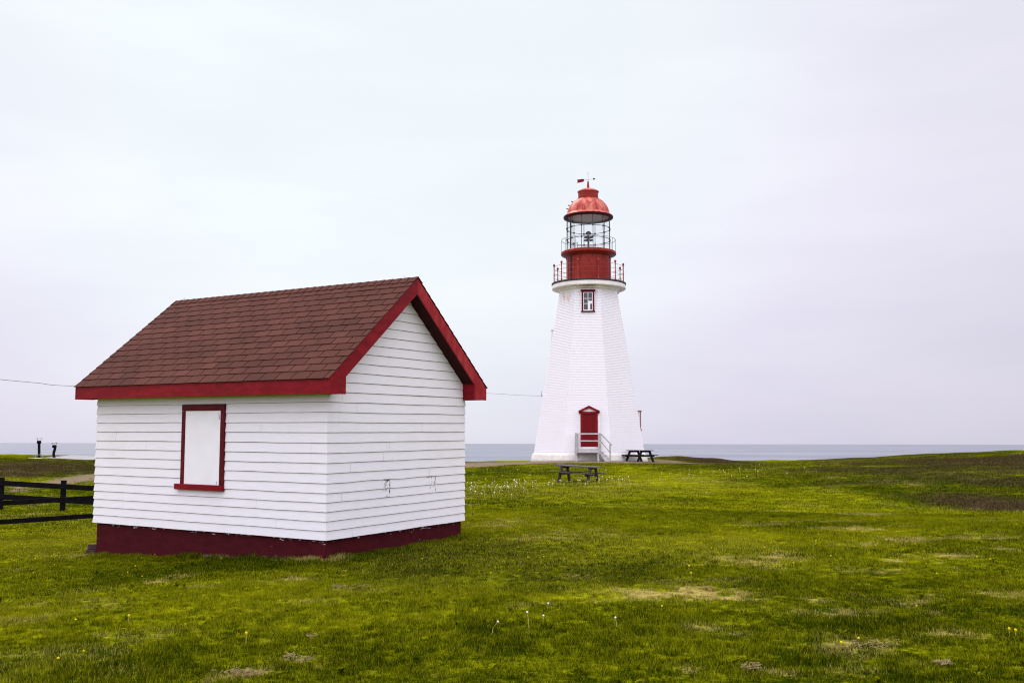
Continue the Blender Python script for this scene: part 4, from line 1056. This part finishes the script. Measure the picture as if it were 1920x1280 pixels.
weed_p = [leaf_mesh('weed', 9, .085, .024, 400 + i, .035) for i in range(3)] + [leaf_mesh('weed', 16, .05, .022, 410 + i, .05) for i in range(3)]
x, y = wedge(5, 24, 16, 34); m_ = vn(x, y, 1.6, 91, 3); k = keep(x, y) & (rng.random(len(x)) < .04 + .96 * sstep(m_, .5, .68)); x, y = x[k], y[k]
grass('weeds', 'broad leaved weeds and clover growing among the lawn grass', weed_p, x, y, .4 + .55 * rng.random(len(x)), 'weeds', .22)
tuft_p = [clump_mesh('tuft', 40, .10, .12, .006, 500 + i, .7) for i in range(4)]
q = []
for i in range(900):
    if rng.random() < .62: l = Vector((-L_ * rng.random(), -.02 - abs(rng.normal(0, .09)), 0))
    else: l = Vector((.02 + abs(rng.normal(0, .09)), W_ * rng.random(), 0))
    if -2.7 < l.x < -.6 and l.y < 0 and rng.random() < .75: continue
    p_ = SHED @ l; q.append((p_.x, p_.y))
q = np.array(q); tx_, ty_ = wedge(5, 30, 6.0, 34); k = keep(tx_, ty_) & (vn(tx_, ty_, 2.2, 95, 3) > .5)
x, y = np.r_[q[:, 0], tx_[k]], np.r_[q[:, 1], ty_[k]]
sc = .68 * np.r_[.35 + .9 * rng.random(len(q)) * vn(q[:, 0], q[:, 1], .6, 97, 2) * 1.6, .3 + .45 * rng.random(k.sum())]
grass('tall_grass', 'ragged taller grass tufts along the shed foundation and over the lawn', tuft_p, x, y, sc)

# ------------------------------------------------------------------ dandelions
def flower(mb_s, mb_h, p, h, lean, kind, r):
    tip = p + Vector((lean[0] * h, lean[1] * h, h)); mid = p + Vector((lean[0] * h * .3, lean[1] * h * .3, h * .55))
    mb_s.tube([p - Vector((0, 0, .02)), mid, tip], .0035 if r < .03 else .004, 5)
    if kind == 'seed': mb_h.lathe([(0, -r), (r * .7, -r * .7), (r, 0), (r * .7, r * .7), (0, r)], 8, tuple(tip))
    else: mb_h.lathe([(.004, -.012), (r * .6, -.006), (r, .006), (r * .7, .014), (0, .016)], 9, tuple(tip))
band_s, band_h, band_y = MB(), MB(), MB()
rd = random.Random(5)
def in_band():
    u = rd.random()
    if u < .30: return rd.uniform(874, 990), rd.gauss(918, 9)
    if u < .72: x = rd.uniform(940, 1190); return x, 913 - (x - 940) * .045 + rd.gauss(0, 4.5)
    if u < .86: x = rd.uniform(1150, 1440); return x, 902 - (x - 1150) * .055 + rd.gauss(0, 4)
    if u < .93: return rd.uniform(880, 1300), rd.uniform(878, 905)
    return rd.uniform(1380, 1560), rd.gauss(882, 10)
for i in range(330):
    px, py = in_band(); g = ground_at(px, py)
    if g.y > 63: continue
    k = rd.random(); h = rd.uniform(.07, .24)
    m_ = MB()
    tip_l = (rd.gauss(0, .18), rd.gauss(0, .18))
    tip = g + Vector((tip_l[0] * h, tip_l[1] * h, h)); 
    band_s.tube([g - Vector((0, 0, .03)), tip], .0055, 4)
    if k < .40: r = rd.uniform(.016, .028); band_h.lathe([(0, -r), (r, 0), (0, r)], 6, tuple(tip))
for i in range(75):
    px, py = rd.uniform(0, 1920), rd.uniform(880, 1090) if rd.random() < .9 else rd.uniform(1000, 1260)
    if 176 < px < 872 and py < 1045: continue
    g = ground_at(px, py)
    if g.y > 60: continue
    r = rd.uniform(.009, .014); band_y.lathe([(.003, -.01), (r, 0), (0, .012)], 7, (g.x, g.y, g.z + rd.uniform(.05, .09)))
for i in range(34):
    px, py = rd.uniform(0, 178), rd.uniform(985, 1060); g = ground_at(px, py); r = .011; band_y.lathe([(.003, -.01), (r, 0), (0, .012)], 7, (g.x, g.y, g.z + .06))
drift = band_s.build('dandelion_stalks', M['stem']); tag(drift, 'drift of tall pale dandelion stalks and white seed heads around the lone picnic table', 'wildflowers', kind='stuff')
o = band_h.build('seed_heads', M['seed_head'], drift, smooth=80)
o = band_y.build('dandelion_blooms', M['petal']); tag(o, 'tiny yellow dandelion blooms sprinkled over the lawn', 'wildflowers', kind='stuff')
GRP = 'single dandelions in the near lawn'
for (px, py, kind, h, lean, lb) in (
        (992, 1182, 'seed', .14, (-.1, 0), 'tall white dandelion seed head standing left of centre in front lawn'),
        (1156, 1176, 'seed', .07, (-.1, .1), 'short bright white dandelion clock on lawn below the straw patch'),
        (1019, 1168, 'seed', .055, (0, 0), 'small greyish dandelion clock just right of the tall one'),
        (1027, 1143, 'seed', .05, (.1, 0), 'faint pale dandelion clock at the left tip of the straw streak'),
        (921, 1191, 'seed', .10, (.5, 0), 'bent dandelion stalk with small pale head left of the tall seed head'),
        (241, 1168, 'yellow', .06, (0, 0), 'yellow dandelion alone in the left foreground lawn'),
        (461, 1211, 'yellow', .09, (0, 0), 'yellow dandelion on a thin stem near the bottom left centre'),
        (785, 1020, 'yellow', .07, (0, 0), 'yellow dandelion close to the gable side red foundation'),
        (1292, 1071, 'yellow', .06, (0, 0), 'yellow dandelion in the middle lawn, upper of a nearby pair'),
        (1296, 1083, 'yellow', .05, (0, 0), 'yellow dandelion in the middle lawn, lower of a nearby pair'),
        (1529, 1024, 'yellow', .07, (.1, 0), 'wide yellow dandelion in the lawn on the right'),
        (1893, 1193, 'yellow', .05, (0, 0), 'yellow dandelion at the right edge of the photo, left of two'),
        (1905, 1196, 'yellow', .05, (0, 0), 'yellow dandelion at the right edge of the photo, right of two'),
        (1578, 1220, 'yellow', .05, (0, 0), 'yellow dandelion beside the straw patch at lower right')):
    g = ground_at(px, py); root = empty('dandelion', loc=tuple(g)); tag(root, lb, 'dandelion', GRP)
    s1, h1 = MB(), MB(); flower(s1, h1, Vector((0, 0, 0)), h * 1.15, lean, kind, .010 if kind == 'seed' else .012)
    s1.build('stem', M['stem'], root, smooth=60); h1.build('seed_head' if kind == 'seed' else 'bloom', M['seed_head'] if kind == 'seed' else M['petal'], root, smooth=80)

# clumps of dry mown clippings lying on the lawn
b = MB()
for (px, py, wx_, wy_, n_) in ((455, 1268, 34, 5, 240), (640, 1105, 14, 3, 90), (583, 1198, 5, 2, 30), (548, 1236, 14, 3, 50), (560, 1243, 30, 3, 50), (1410, 1258, 20, 3, 110), (1640, 1213, 36, 6, 160), (1775, 1248, 22, 4, 90), (680, 1103, 14, 2, 40)):
    for i in range(int(n_ * .5)):
        g = ground_at(px + rd.gauss(0, wx_ * .55), py + rd.gauss(0, wy_ * .55)) if i % 3 == 0 else g + Vector((rd.gauss(0, .012), rd.gauss(0, .015), 0))
        a = rd.uniform(0, 3.14); l = rd.uniform(.02, .065); d = Vector((math.cos(a), math.sin(a), rd.gauss(0, .25))) * l; q = Vector((g.x, g.y, g.z + .022 + abs(rd.gauss(0, .012))))
        b.bar(q - d / 2, q + d / 2, .004, .003)
tag(b.build('dry_clippings', M['straw']), 'wisps of dry mown grass clippings lying on the front lawn', 'clippings', kind='stuff')
